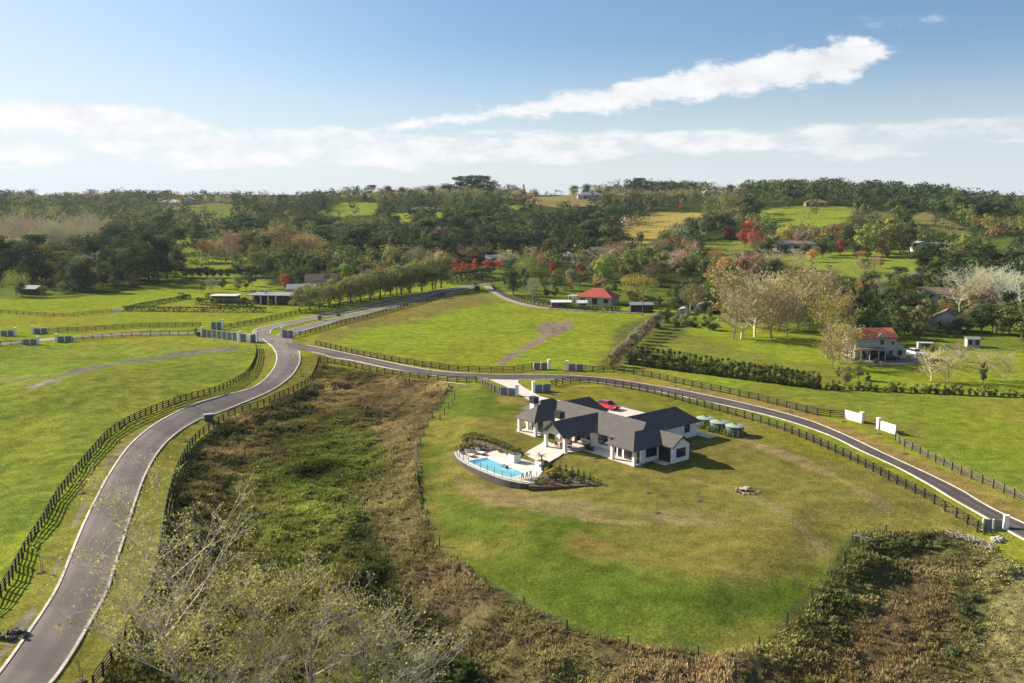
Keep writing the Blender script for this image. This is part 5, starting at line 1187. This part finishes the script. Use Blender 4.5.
# planters with palms
def blade(mb, p, a, L, up, w, droop):
    pts = []
    for k in range(5):
        s = k / 4; pts.append((p[0] + math.cos(a)*L*s, p[1] + math.sin(a)*L*s, p[2] + up*s - droop*s*s))
    o = len(mb.v)
    for k, q in enumerate(pts):
        ww = w * (1 - k / 4) ** .6 * (.5 + .5 * min(1, k + .5)); mb.v += [(q[0] - math.sin(a)*ww, q[1] + math.cos(a)*ww, q[2]), (q[0] + math.sin(a)*ww, q[1] - math.cos(a)*ww, q[2])]
    for k in range(4): mb.f.append((o+2*k, o+2*k+1, o+2*k+3, o+2*k+2)); mb.mi.append(0)
def palm(p, h, label, spread=1.0, col=(.13,.15,.03), n=22, trunk=.5):
    root = empty('palm', p, 0, label, 'plant'); mb = MB(); mb.tube([(0,0,0),(.02,0,trunk)], [.11,.08], 7); mb.build('trunk', 'bark', root)
    mb = MB()
    for i in range(n): blade(mb, (0,0,trunk), rng.uniform(0,6.28), spread*rng.uniform(.6,1), h*rng.uniform(.5,1.1), .09, h*rng.uniform(.2,.8))
    o = mb.build('fronds', 'leaf', root); o.color = (*col, 1)
    a = o.data.color_attributes.new('tint', 'FLOAT_COLOR', 'POINT'); a.data.foreach_set('color', np.ones(len(mb.v)*4, np.float32))
    return root
for px, py, lab in ((514.5,461.5,'far'),(541.5,468.5,'near')):
    p = plane([(px, py)], .06)[0]; r_ = empty('planter', (p[0], p[1], .065), HRZ, f'white cube planter on the pool deck, the {"far left" if lab == "far" else "near right"} one of two', 'planter', 'white planters by the pool')
    mb = MB(); mb.box((0,0,.55),(1.25,1.25,1.1),0,0,1.06); mb.build('pot','white',r_); mb = MB(); mb.box((0,0,1.11),(1.1,1.1,.06)); mb.build('soil','soil',r_)
    palm((p[0], p[1], 1.2), 1.3, f'spiky palm in the {"far left" if lab == "far" else "near right"} white planter by the pool', 1.1, (.17,.18,.03))
def lounger(px, py, rz, lab):
    p = plane([(px, py)], .06)[0]; r_ = empty('sun_lounger', (p[0], p[1], .065), rz, lab, 'sun lounger', 'sun loungers by the pool')
    mb = MB(); mb.box((0,0,.26),(1.3,.64,.1)); mb.build('frame','wicker',r_); mb = MB(); mb.box((.1,0,.36),(1.2,.6,.09)); mb.build('mattress','white',r_)
    mb = MB(); mb.bar((-.5,0,.40),(-1.0,0,.85),.6,.09); mb.build('backrest','white',r_)
    for sx in (-1,1):
        for sy in (-1,1): mb = MB(); mb.box((sx*.55,sy*.27,.105),(.07,.07,.21)); mb.build('leg','wicker',r_)
lounger(470.5,456.5,-.9,'white sun lounger at the left end of the pool, the outer one'); lounger(481,454.4,-.9,'white sun lounger at the left end of the pool, the inner one')
for px, py, lab in ((521.5,479,'left'),(525.5,478.2,'middle'),(529,477,'right')):
    p = plane([(px, py)], .06)[0]; c = empty('pool_chair', (p[0], p[1], .065), rng.uniform(0, 1), f'white chair at the near end of the pool, the {lab} one of three', 'chair', 'white chairs by the pool')
    mb = MB(); mb.box((0,0,.42),(.5,.5,.07)); mb.build('seat','white',c); mb = MB(); mb.box((0,-.24,.68),(.5,.05,.48)); mb.build('backrest','white',c)
    for sx in (-1,1):
        for sy in (-1,1): mb = MB(); mb.box((sx*.21,sy*.21,.19),(.05,.05,.385)); mb.build('leg','wicker',c)
p = plane([(505,467.2)], .06)[0]; r_ = empty('spill_block', (p[0], p[1], .065), HRZ, 'small grey block at the far edge of the pool', 'block'); MB().box((0,0,.15),(1.0,.5,.34)).build('block','wall_panel',r_)
# planted beds either side of the terrace
slab('garden_bed', [(457,449.5),(459.5,445),(465,441),(472,438.6),(484,442),(500,447.8),(520,455),(519,456.4),(497,449.6),(487,453.5),(480,455.5),(470,456),(462,455)], 'soil', .10, .3)
slab('garden_bed_lower', [(546,467),(552,468.6),(575,476.5),(601,485),(575,486.3),(545,487.3),(528,486.4),(536,480.5)], 'soil', .06, .6)
def hedge(label, pts, w, h, col, dens=30, size=.16, name='hedge', world=False, cat='hedge'):
    p = smooth_line(np.array(pts) if world else poly(pts), .5); z = H(p[:, 0], p[:, 1]); L = len(p) * .5; n = int(L * (w + h) * dens)
    i = rng.integers(0, len(p), n); nn = normals2(p)[i]; s = rng.uniform(-.5, .5, n); q = p[i] + nn * (s * w)[:, None] + rng.normal(size=(n, 2)) * .2
    zz = z[i] + h * np.where(rng.random(n) < .4, rng.uniform(.85, 1.05, n), rng.uniform(0, 1, n)) * (.92 + .16 * fbm(q[:, 0], q[:, 1], 1.5, 2, 5))
    o0 = np.array([p[0][0], p[0][1], z[0]]); v, f, t_ = quads(np.stack([q[:, 0], q[:, 1], zz], 1) - o0, size)
    o = obj(name, npmesh(name, v, f, 'leaf', t_)); o.location = tuple(map(float, o0)); o.color = (*col, 1)
    return tag(o, label, cat)
hedge('clipped low hedge behind the pool terrace', plane([(463,440),(472,437.8),(484,441.2),(502,447.6),(520,454)], 0), .7, .9, EVG2, 90, .12, 'hedge', True)
hedge('small clipped hedge row along the lower garden bed', plane([(551,468),(562,471.5),(576,476.3),(590,481),(600,484.5)], 0), .5, .6, EVG2, 90, .10, 'hedge', True)
GB = [((463,446),YEL,.9),((466,448.5),LIME,.8),((471,446),YEL,.9),((476,449.5),MIDG,.8),((468,444),EVG2,.9),((480,450),EVG2,.8),((461,451),MIDG,.8),((485,448),GREY,.6),((493,450),GREY,.6),((500,452.5),OLIVE,.6),((507,455),GREY,.6),
      ((548,474),LIME,.8),((553,476),YEL,.9),((556,481),EVG,1.0),((549,481),EVG2,.8),((543,483),OLIVE,.8),((560,479),MIDG,.9),((566,478),LIME,.7),((570,483),OLIVE,.7),((562,484),EVG2,.7),((577,481),MIDG,.6),((582,483.5),EVG2,.6),((588,484.5),BRWN,.5),((537,484.6),MIDG,.8),((553,485.5),BRWN,.7),((571,476.5),EVG,.7),((545,470),EVG,1.1),((549,471.5),EVG,1.1)]
for (pt, c, s) in GB:
    p = plane([pt], 0)[0]; o = place('shrub', (p[0], p[1], .04), 1.15 * s, c, 1.1 + .3 * rng.random(), name='garden_shrub'); bed = 'bed behind the pool' if pt[0] < 515 else 'triangular bed right of the pool'
    tag(o, f'{adj(c)} {"low" if s < .75 else "bushy"} shrub in the {bed}', 'shrub', f'{adj(c)} {"low" if s < .75 else "bushy"} shrubs in the {bed}')
for px, py in ((560,470.5),(566,472.5),(572,474.6),(578,476.8),(584,479),(590,481.2)):
    p = plane([(px, py)], 0)[0]; o = place('column', (p[0], p[1], .04), 1.2, EVG, .9, name='topiary_shrub'); tag(o, 'dark upright clipped shrub in the row along the triangular bed', 'shrub', 'upright clipped shrubs in the triangular bed')

# ------------------------------------------------------------------ water tanks, trough, poles, small things
TANK = None
for i, (px, py) in enumerate(((705.4,426.5),(719,430.5),(734.5,434.5))):
    p = at(px, py); root = empty('water_tank', p, 0, f'pale green lidded water tank right of the house, {("nearest the house", "middle one of three", "outermost of three")[i]}', 'water tank', 'water tanks beside the house')
    MB().lathe((0,0,0), [(1.45,-.3),(1.45,1.4),(1.40,1.45)], 32).build('body', 'tank_side', root, True)
    MB().lathe((0,0,0), [(1.52,1.40),(1.54,1.47),(.9,1.64),(.25,1.72),(.0,1.73)], 32).build('lid', 'green_tank', root)
    MB().lathe((0,0,0), [(.30,1.66),(.30,1.80),(.0,1.82)], 14).build('hatch', 'tank_side', root)
    for k in range(6):
        a = math.pi * (1.0 + .13 * k) ; o = place('column', (p[0] + 2.0*math.cos(a), p[1] + 2.0*math.sin(a), p[2]), rng.uniform(1.0, 1.6), (MIDG, LIME)[k % 2], 1.1, name='climbing_shrub'); tag(o, f'{adj((MIDG, LIME)[k % 2])} shrub planted against the {("house side", "middle", "outer")[i]} water tank', 'shrub', f'{adj((MIDG, LIME)[k % 2])} shrubs against the {("house side", "middle", "outer")[i]} tank')
def rocks(label, px, py, n, rx, ry, s, name, m='rock', ringed=False):
    p = at(px, py); root = empty(name, p, 0, label, 'rocks')
    for i in range(n):
        a = 2 * math.pi * i / n + rng.normal() * .1; k = 1 if ringed else math.sqrt(rng.random()); x, y = rx*k*math.cos(a), ry*k*math.sin(a); q = s * rng.uniform(.6, 1.4)
        mb = MB(); u = unit(14) * q * .5 * rng.uniform(.75, 1.1, (14, 1)); import bmesh
        bm = bmesh.new(); [bm.verts.new(tuple(map(float, w))) for w in u]; bmesh.ops.convex_hull(bm, input=bm.verts[:]); me = bpy.data.meshes.new('rock'); bm.to_mesh(me); bm.free(); me.materials.append(M[m] if rng.random() < .65 else M['stone'])
        o = obj('rock', me, root); o.location = (x, y, q * .22); o.rotation_euler = (0, 0, rng.uniform(0, 6))
    return root
rk = rocks('oval ring of rocks with pale boulders on the lawn right of the house', 747,491.5, 16, 1.4, 1.4, .36, 'rock_ring', 'rock', True)
rocks('two pale boulders inside the rock ring on the lawn', 743,490.5, 3, .5, .4, .7, 'boulder_pile'); rocks('rock pile beside the main road at the lower left', 12,637, 14, 1.3, 1.0, .7, 'rock_pile', 'stone'); rocks('small rock pile below the entrance wall on the lower right', 996,541, 9, .8, .7, .7, 'rock_pile')
def pile(label, px, py, n, L, W, ang, name):
    p = at(px, py); sg = []
    for i in range(n):
        s = rng.uniform(-.5, .5) * L; q = rng.normal() * W * .35; a = ang + rng.normal() * .7; l = rng.uniform(.6, 1.6)
        c = np.array([math.cos(ang)*s - math.sin(ang)*q, math.sin(ang)*s + math.cos(ang)*q, rng.uniform(.05, .5)]); d = np.array([math.cos(a), math.sin(a), rng.normal()*.25]) * l / 2; sg.append((c - d, c + d, .06, .03))
    v, f, t_ = seg_mesh(sg, .02); o = obj(name, npmesh(name, v, f, 'twig', t_)); o.location = tuple(map(float, p)); o.color = (.30,.27,.23,1); return tag(o, label, 'brush pile')
pile('heap of bleached branches below the fence end on the right', 972,542, 80, 5.5, 1.1, -1.0, 'branch_pile'); pile('small heap of bleached branches at the lawn edge on the right', 863,540, 16, 1.6, .6, -.5, 'branch_pile')
SAP = [(184,441,'right verge of the main road'),(301,376,'verge by the upper road bend'),(355,368,'verge of the side road'),(118.5,442,'left verge of the main road'),(81.7,493,'left verge below the fence shadow'),(192,406,'left verge above the bend'),(255.6,377,'left verge near the entrance walls'),(41,572,'left verge at the lower road'),(80,681,'verge at the bottom edge'),(656.8,513,'lawn below the house, lowest one'),(648,493,'lawn below the house, left one'),(698.6,501,'lawn below the house, right one'),(843.7,421.5,'mulch pit before the left white wall'),(878.4,434,'mulch pit before the right white wall'),(904,454,'mulch pit below the weathered fence'),(675,386.5,'bank above the side road'),(790,411.5,'bank above the right road'),(430,376,'verge near the culvert'),(125,612,'verge right of the lower road'),(159,485,'verge right of the road bend')]
for px, py, lab in SAP:
    p = at(px, py); root = empty('sapling', p, 0, f'bare staked sapling on the {lab}', 'sapling')
    if 'verge right' not in lab:
        mb = MB(); mb.lathe((0,0,0), [(.5,-.2),(.45,.05),(.2,.1),(0,.11)], 12); mb.build('mulch', 'soil', root)
    mb = MB(); mb.tube([(0,0,0),(.03,.02,1.0),(.0,.05,2.0)], [.035,.03,.012], 5); mb.build('trunk', 'bark', root)
    sg = [(np.array([0,0,rng.uniform(.8,1.8)]), None, .012, .005) for _ in range(12)]; sg = [(a, a + np.array([*(rng.normal(size=2)*.28), rng.uniform(.2,.5)]), b, c) for a, _, b, c in sg]
    v, f, t_ = seg_mesh(sg, .012); o = obj('crown', npmesh('sapling_crown', v, f, 'twig', t_), root); o.color = (.16,.11,.07,1)
    mb = MB(); mb.box((.22,0,.55),(.05,.05,1.2)); mb.build('stake', 'timber', root)
p = at(208.5,420.5); root = empty('utility_cabinet', p, .5, 'dark green utility cabinet with a blue top beside the bend of the right fence', 'cabinet'); MB().box((0,0,.5),(1.5,.9,1.2)).build('body','tank_side',root); MB().box((0,0,1.13),(1.6,1.0,.08)).build('lid','green_tank',root)
p = at(642.5,316); root = empty('power_pole', p, .3, 'grey timber power pole behind the upper paddock', 'power pole'); MB().tube([(0,0,-.5),(0,0,9)],[.16,.11],8).build('pole','fence_grey',root); MB().box((0,0,8.5),(2.0,.12,.14)).build('crossarm','fence_grey',root)
p = at(117.5,311.5); root = empty('water_trough', p, 0, 'pale concrete trough on the far left paddock', 'trough'); MB().box((0,0,.3),(3.6,1.1,.8)).build('basin','white',root); MB().box((0,0,.71),(3.2,.8,.03)).build('water','water',root)
# culvert under the side road with the stream at its mouth
a, b = poly([(439,383.2),(468,384.2)]); d = b - a; rz = math.atan2(d[1], d[0]); c = (a + b) / 2; L = float(np.linalg.norm(d))
root = empty('culvert', (c[0], c[1], zg(*c)), rz, 'concrete culvert under the side road at the head of the swamp', 'culvert'); MB().box((0,0,-.35),(L,.4,1.3)).build('headwall','concrete',root); MB().box((0,-.22,-.75),(L*.6,.1,1.4)).build('opening_shade','black',root)  # black slab stands in for the shade inside the culvert mouth
st = ccw(plane([(441,393),(449,388),(462,385.5),(464,388),(456,391),(448,395)], -2.6)); tag(MB().prism(st, -3.2, -2.5).build('stream', 'water'), kind='structure')
# hedges on the left and right
hedge('long clipped dark hedge along the left paddock in front of the garden', [(124,311),(160,311.3),(200,311.6),(240,311.8),(266,312)], 1.2, 1.5, EVG, 16, .3); hedge('narrow clipped hedge running back from the long left hedge', [(125,310.5),(140,307),(165,302.5),(190,298)], 1.0, 1.2, EVG2, 16, .3); hedge('thick dark hedge in front of the carport', [(197,304.5),(225,305.5),(255,306.8)], 2.6, 2.2, EVG, 12, .34); hedge('dark hedge behind the end of the avenue', [(448,284),(470,281),(492,277.5)], 3, 4.5, EVG, 8, .5); hedge('dark bank of shrubs along the track to the cottage', [(515,298),(540,303),(575,309),(620,311.5)], 1.6, 1.4, EVG2, 14, .34)
bb = [(320,320.5,1.6,'left ball of the pair on the avenue strip'),(338,316.5,1.6,'right ball of the pair on the avenue strip'),(476.5,291,3.2,'large one where the avenue meets the track'),(197.6,336,2.2,'beside the long stepped wall')]
for px, py, h, lab in bb: tag(place('shrub', at(px, py), h, EVG, .95, name='clipped_shrub'), f'dark round clipped bush, {lab}', 'shrub')
LH = atl([(818 + i * 6.6 + rng.normal(), 388.6 + i * .28) for i in range(33)])
for i, p in enumerate(LH): tag(place('shrub', p, rng.uniform(1.0, 2.2), (EVG2, OLIVE, MIDG)[i % 3], .8, name='shrub'), f'{adj((EVG2, OLIVE, MIDG)[i % 3])} bush in the low broken hedge on the right', 'shrub', f'{adj((EVG2, OLIVE, MIDG)[i % 3])} bushes in the low broken hedge')
# ------------------------------------------------------------------ swamp reeds and scrub
def reeds():
    n = 230000
    y = np.sqrt(rng.uniform(58 ** 2, 215 ** 2, n)); x = rng.uniform(-1, 1, n) * (12 + y * .62)
    sd = swd(x, y) + (fbm(x, y, 3, 2, 31) - .5) * 2
    ok = (sd < -.1) & (y < 210); x, y, sd = x[ok], y[ok], sd[ok]
    z = H(x, y) + rough(x, y, sd); px, py = proj(x, y, z)
    nz = fbm(x, y, 6, 3, 33); n2 = fbm(x, y, 2.9, 2, 34); n4 = fbm(x, y, 13, 3, 35)
    C = swamp_colour(x, y)
    gapm = (n2 > .34) | (rng.random(len(x)) < .3); x, y, z, C, nz, n2, n4 = (q[gapm] for q in (x, y, z, C, nz, n2, n4))
    brown = np.clip((C[:, 0] / C[:, 1] - .8) / .6, 0, 1)
    k = 8; N_ = len(x)
    hgt = (.12 + .62 * nz) * (.5 + .9 * n2) * (.75 + .5 * brown) * rng.uniform(.6, 1.3, N_)
    hgt = hgt * np.where((C[:, 0] > .235) & (C[:, 1] > .2), .6, 1.0) * np.where(x > 20 + (y - 70) * .25, .72, 1.0)
    th = rng.uniform(0, 6.283, (N_, k)); sp = rng.uniform(.12, .55, (N_, k)) * (1.1 - .35 * brown)[:, None]
    bx = x[:, None] + np.cos(th) * .16; by = y[:, None] + np.sin(th) * .16; bz = np.broadcast_to(z[:, None] - .05, bx.shape)
    tx = x[:, None] + np.cos(th) * sp; ty = y[:, None] + np.sin(th) * sp; tz = z[:, None] + hgt[:, None] * rng.uniform(.55, 1.1, (N_, k))
    w = .038 + .04 * (1 - brown)[:, None] * rng.uniform(.6, 1.4, (N_, k)); cx_, sy_ = -np.sin(th) * w, np.cos(th) * w
    mx, my, mz = bx * .4 + tx * .6, by * .4 + ty * .6, bz * .3 + tz * .7
    v = np.stack([np.stack([bx, by, bz], -1), np.stack([mx + cx_, my + sy_, mz], -1), np.stack([tx, ty, tz], -1), np.stack([mx - cx_, my - sy_, mz], -1)], 2)
    f = np.arange(N_ * k * 4).reshape(-1, 4)
    tone = 1.2 * np.clip(.25 + 1.5 * n2, .3, 1.5)[:, None] * np.clip(.45 + 1.1 * n4, .4, 1.4)[:, None] * rng.uniform(.72, 1.28, (N_, k)); t_ = C[:, None, :] * tone[..., None] * (1 + rng.normal(size=(N_, 1, 3)) * .05)
    t_ = np.repeat(t_.reshape(-1, 3), 4, 0)
    tag(obj('swamp_reeds', npmesh('swamp_reeds', v.reshape(-1, 3), f, 'leaf', t_)), kind='stuff'); print('REEDS', N_)
reeds()
# dark scrub bushes standing above the reeds
BUSH = [(905,547,1.6,EVG),(918,544,1.5,EVG2),(930,548,1.3,EVG2),(893,548,1.3,EVG2),(942,546,1.1,EVG2),(975,600,1.6,EVG2),(955,585,1.3,MIDG),(965,612,1.5,EVG2),(1008,575,1.3,OLIVE),(990,592,1.4,OLIVE),(870,590,.9,OLIVE),(835,622,.9,OLIVE),(845,632,.9,MIDG),(930,640,1.2,OLIVE),(955,655,1.3,EVG2),(990,660,1.2,OLIVE),(440,668,2.0,EVG),(425,650,1.7,EVG),(405,628,1.7,EVG2),(385,605,1.6,EVG),(372,582,1.5,EVG2),(365,560,1.4,EVG),(395,618,1.8,EVG),(415,660,1.8,EVG2),(360,535,1.3,EVG2),(460,680,1.6,EVG2),
        (190,520,1.5,EVG2),(196,545,1.6,EVG),(185,500,1.4,EVG2),(205,480,1.3,EVG2),(215,455,1.3,EVG),(235,437,1.2,EVG2),(255,425,1.2,EVG2),(275,412,1.1,EVG),(300,398,1.1,EVG2),(178,560,1.5,EVG),(185,590,1.5,OLIVE),(150,650,1.6,EVG),(140,668,1.6,EVG2),(160,625,1.4,MIDG),(270,500,1.2,OLIVE),(300,515,1.2,LIME),(320,530,1.1,LIME),(285,540,1.2,OLIVE),(340,520,1.1,EVG2),(255,515,1.4,EVG2),(230,540,1.5,OLIVE),(345,555,1.2,OLIVE),(310,490,1.0,MIDG),(245,460,1.1,EVG2)]
for (px, py, h, c), p in zip(BUSH, atl([b[:2] for b in BUSH])):
    side = 'right hand swamp' if px > 770 else 'dark gully of the swamp' if px > 355 else 'swamp edge along the road fence' if px < 235 else 'middle of the swamp'
    tag(place('shrub', p, h * .72, c, 1.25, name='scrub_bush'), f'{adj(c)} scrub bush in the {side}', 'shrub', f'{adj(c)} scrub bushes in the {side}')
# young flax in staked rows on the bank at right
FX_ = [(855 + i * 6.5 - j * 9, 543 + j * 9 + i * 1.5 + rng.normal()) for j in range(6) for i in range(5)]
for (px, py), p in zip(FX_, atl(FX_)):
    tag(place('column', p, rng.uniform(.4, .7), OLIVE, 1.6, name='young_plant'), 'small olive plant in the planted rows on the right bank', 'plant', 'young plants in rows on the right bank')
# ------------------------------------------------------------------ the thinly leaved trees close to the camera
def near_tree(px, py, h, w, nl, nt_, nleaf, label, twig, leaf, ls=.15, lean=0.0):
    p = at(px, py); root = empty('autumn_tree', p, 0, label, 'tree', None)
    sg = twig_lines(h, w, nl, nt_, .0, .10, .0115)
    if lean: sg = [(a + np.array([lean * a[2], 0, 0]), b + np.array([lean * b[2], 0, 0]), r, s) for a, b, r, s in sg]
    mb = MB()
    for s in sg[:5]: mb.tube([s[0], s[1]], [s[2], s[3]], 8)
    mb.build('trunk', 'bark_pale', root)
    v, f, t_ = seg_mesh(sg[5:], .012); o = obj('branches', npmesh('branches', v, f, 'twig', t_), root); o.color = (*twig, 1)
    tips = np.array([s[1] for s in sg if s[3] < h * .0012 and (nleaf > 4000 or s[1][2] > h * .55)]); c = tips[rng.choice(len(tips), nleaf)] + rng.normal(size=(nleaf, 3)) * .22
    v, f, t_ = quads(c, ls, 0, .6, 1.35); o = obj('crown', npmesh('sparse_leaves', v, f, 'leaf', t_), root); o.color = (*leaf, 1)
    return root
near_tree(178,694,17.4,13.5,34,17,4200,'tall thinly leaved autumn tree at the lower left over the road edge',(.56,.50,.40),(.44,.42,.13),.13,-.06)
near_tree(258,726,12.8,9.5,21,16,1700,'grey leafless tree at the bottom edge, leftmost of the cluster',(.46,.42,.31),(.42,.38,.11),.12)
near_tree(312,720,12.6,9.5,21,16,1800,'grey leafless tree with yellow tips at the bottom edge, second of the cluster',(.48,.44,.33),(.42,.38,.11),.12)
near_tree(365,738,12.0,9,20,16,1300,'grey leafless tree at the bottom edge, third of the cluster',(.49,.45,.35),(.42,.38,.11),.12)
near_tree(412,756,10.6,8,19,16,700,'grey leafless tree at the bottom edge, rightmost of the cluster',(.47,.43,.34),(.42,.38,.11),.12)
near_tree(222,752,12.6,9.5,20,15,2400,'yellow leaved tree at the bottom edge left of the grey cluster',(.45,.41,.30),(.44,.41,.12),.13)
HAZE = 0.00004
# ------------------------------------------------------------------ light, sky, air
SUN_EL, SUN_AZ = R(26.5), math.atan2(-.875, .485)     # azimuth from +Y, clockwise
S = Vector((math.cos(SUN_EL) * math.sin(SUN_AZ), math.cos(SUN_EL) * math.cos(SUN_AZ), math.sin(SUN_EL)))
sl = bpy.data.lights.new('sun', 'SUN'); sl.energy = 5.0; sl.angle = R(.53); sl.color = (1.0, .89, .73)
so = bpy.data.objects.new('sun', sl); COL.objects.link(so); so.location = (-200, 100, 200)
so.rotation_euler = (-S).to_track_quat('-Z', 'Y').to_euler()
W = bpy.data.worlds.new('World'); SC.world = W; W.use_nodes = True
t = W.node_tree; t.nodes.clear()
sky = N(t, 'ShaderNodeTexSky', sky_type='NISHITA', sun_disc=False, sun_elevation=SUN_EL, sun_rotation=SUN_AZ % (2 * math.pi), altitude=50.0, air_density=1.0, dust_density=.6, ozone_density=1.5)
g = N(t, 'ShaderNodeTexCoord').outputs['Generated']
x, y, z = N(t, 'ShaderNodeSeparateXYZ', ins={0: g}).outputs
D = 180 / math.pi
add = lambda *a: a[0] if len(a) == 1 else add(mth(t, 'ADD', a[0], a[1]), *a[2:])
mul = lambda a, b: mth(t, 'MULTIPLY', a, b)
el = mth(t, 'MULTIPLY', mth(t, 'ARCSINE', z), D); az = add(mul(mth(t, 'ARCTAN2', x, y), D), 2.2)
def cn(sx, sy, det=6.0, rough=.6, off=0.0):
    c = N(t, 'ShaderNodeCombineXYZ', ins={0: mth(t, 'MULTIPLY', az, sx), 1: mth(t, 'MULTIPLY', el, sy), 2: off})
    return N(t, 'ShaderNodeTexNoise', ins={'Vector': c.outputs[0], 'Scale': 1.0, 'Detail': det, 'Roughness': rough}).outputs[0]
sub = lambda a, b: mth(t, 'SUBTRACT', a, b)
mul = lambda a, b: mth(t, 'MULTIPLY', a, b)
n1 = cn(.42, .9); n2 = cn(.16, .8, 5.0, .6, 4.0); n3 = cn(1.1, 2.0, 4.0, .65, 9.0); n5 = cn(.06, .5, 4.0, .6, 14.0)
# a long bank of cumulus climbing to the right
mid = add(3.55, mul(add(az, 7.2), .132)); hw = mul(mul(ramp(t, az, -8.0, 19, .26, 1.2), ramp(t, az, -10.0, -5.0, 0, 1)), ramp(t, az, 21.3, 24.6, 1, .0))
dA = sub(hw, mth(t, 'ABSOLUTE', sub(el, mid))); mA = ramp(t, add(dA, mul(sub(n1, .5), 1.9), mul(sub(n3, .5), .9)), -.1, .55)
mA = mul(mA, ramp(t, hw, .0, .2))
# broken streaks of a low bank, higher and fuller to the left
ctr = add(2.55, mul(sub(n5, .5), 1.6), mul(ramp(t, az, 0, 30, 0, 1), .55)); th = add(.78, mul(sub(n2, .5), 2.2), mul(sub(n3, .5), .5), mul(ramp(t, az, -30, 20, .45, 0), 1.0))
mB = ramp(t, sub(th, mth(t, 'ABSOLUTE', sub(el, ctr))), -.2, .35, 0, .95); mB = mul(mul(mB, ramp(t, az, 10, 32, .95, .5)), ramp(t, add(mul(n1, .6), mul(n2, .4)), .40, .56, .35, 1.0))
dL = sub(mul(ramp(t, az, -18.5, -13.5, 1, 0), add(1.0, mul(sub(n2, .5), .7))), mth(t, 'ABSOLUTE', sub(add(el, mul(add(az, 20), .03)), 3.85)))
mL = ramp(t, add(dL, mul(sub(n3, .5), .3)), -.05, .45); mB = mth(t, 'MAXIMUM', mB, mL)
# thin wisps to the right
mC = mul(mul(ramp(t, n1, .50, .72), ramp(t, mth(t, 'ABSOLUTE', sub(el, 9.1)), .0, .6, 1, 0)), mul(ramp(t, az, 20, 22.5), .5))
mC = mul(mC, ramp(t, az, 25, 28, 1, 0))
cl = mth(t, 'MAXIMUM', mth(t, 'MAXIMUM', mA, mB), mC)
hz = ramp(t, el, -1.0, 9.0, .80, 0)
left = mul(ramp(t, az, -34, 2, 1, 0), ramp(t, el, 18, 2, .42, .62))
CLOUD = 7.5
tone = add(.92, mul(sub(n1, .5), .5))
grade = N(t, 'ShaderNodeVectorMath', operation='MULTIPLY', ins={0: sky.outputs[0], 1: (.69, .81, 1.0)}).outputs[0]
c = mixc(t, hz, grade, tuple(v * CLOUD * 1.0 for v in (.86, .93, 1.0)))
c = mixc(t, left, c, tuple(v * CLOUD for v in (.80, .90, 1.0)))
cc = N(t, 'ShaderNodeVectorMath', operation='SCALE', ins={0: tuple(v * CLOUD for v in (1.08, 1.08, 1.10)), 'Scale': tone}).outputs[0]
c = mixc(t, mul(cl, .9), c, cc)
bg = N(t, 'ShaderNodeBackground', ins={'Color': c, 'Strength': .055})
o = N(t, 'ShaderNodeOutputWorld'); t.links.new(bg.outputs[0], o.inputs[0])

hm, t = nt('air')
pv = N(t, 'ShaderNodeVolumePrincipled', ins={'Color': (.72, .82, 1.0, 1), 'Density': HAZE, 'Anisotropy': .25})
out(t, None, pv.outputs[0])
hb = MB().box((0, 780, 30), (3600, 1700, 90)); ho = hb.build('haze', hm); tag(ho, kind='stuff')

SC.render.engine = 'CYCLES'
SC.cycles.use_denoising = True; SC.cycles.denoiser = 'OPENIMAGEDENOISE'; SC.cycles.denoising_input_passes = 'RGB_ALBEDO_NORMAL'; SC.cycles.denoising_prefilter = 'NONE'
SC.cycles.use_adaptive_sampling = False
SC.cycles.max_bounces = 5; SC.cycles.diffuse_bounces = 2; SC.cycles.glossy_bounces = 2; SC.cycles.transparent_max_bounces = 8; SC.cycles.transmission_bounces = 2; SC.cycles.volume_bounces = 1
SC.cycles.sample_clamp_indirect = 4.0
vs = SC.view_settings
vs.view_transform = 'Standard'; vs.look = 'None'; vs.gamma = 1.0; vs.use_curve_mapping = False; vs.exposure = 1.22
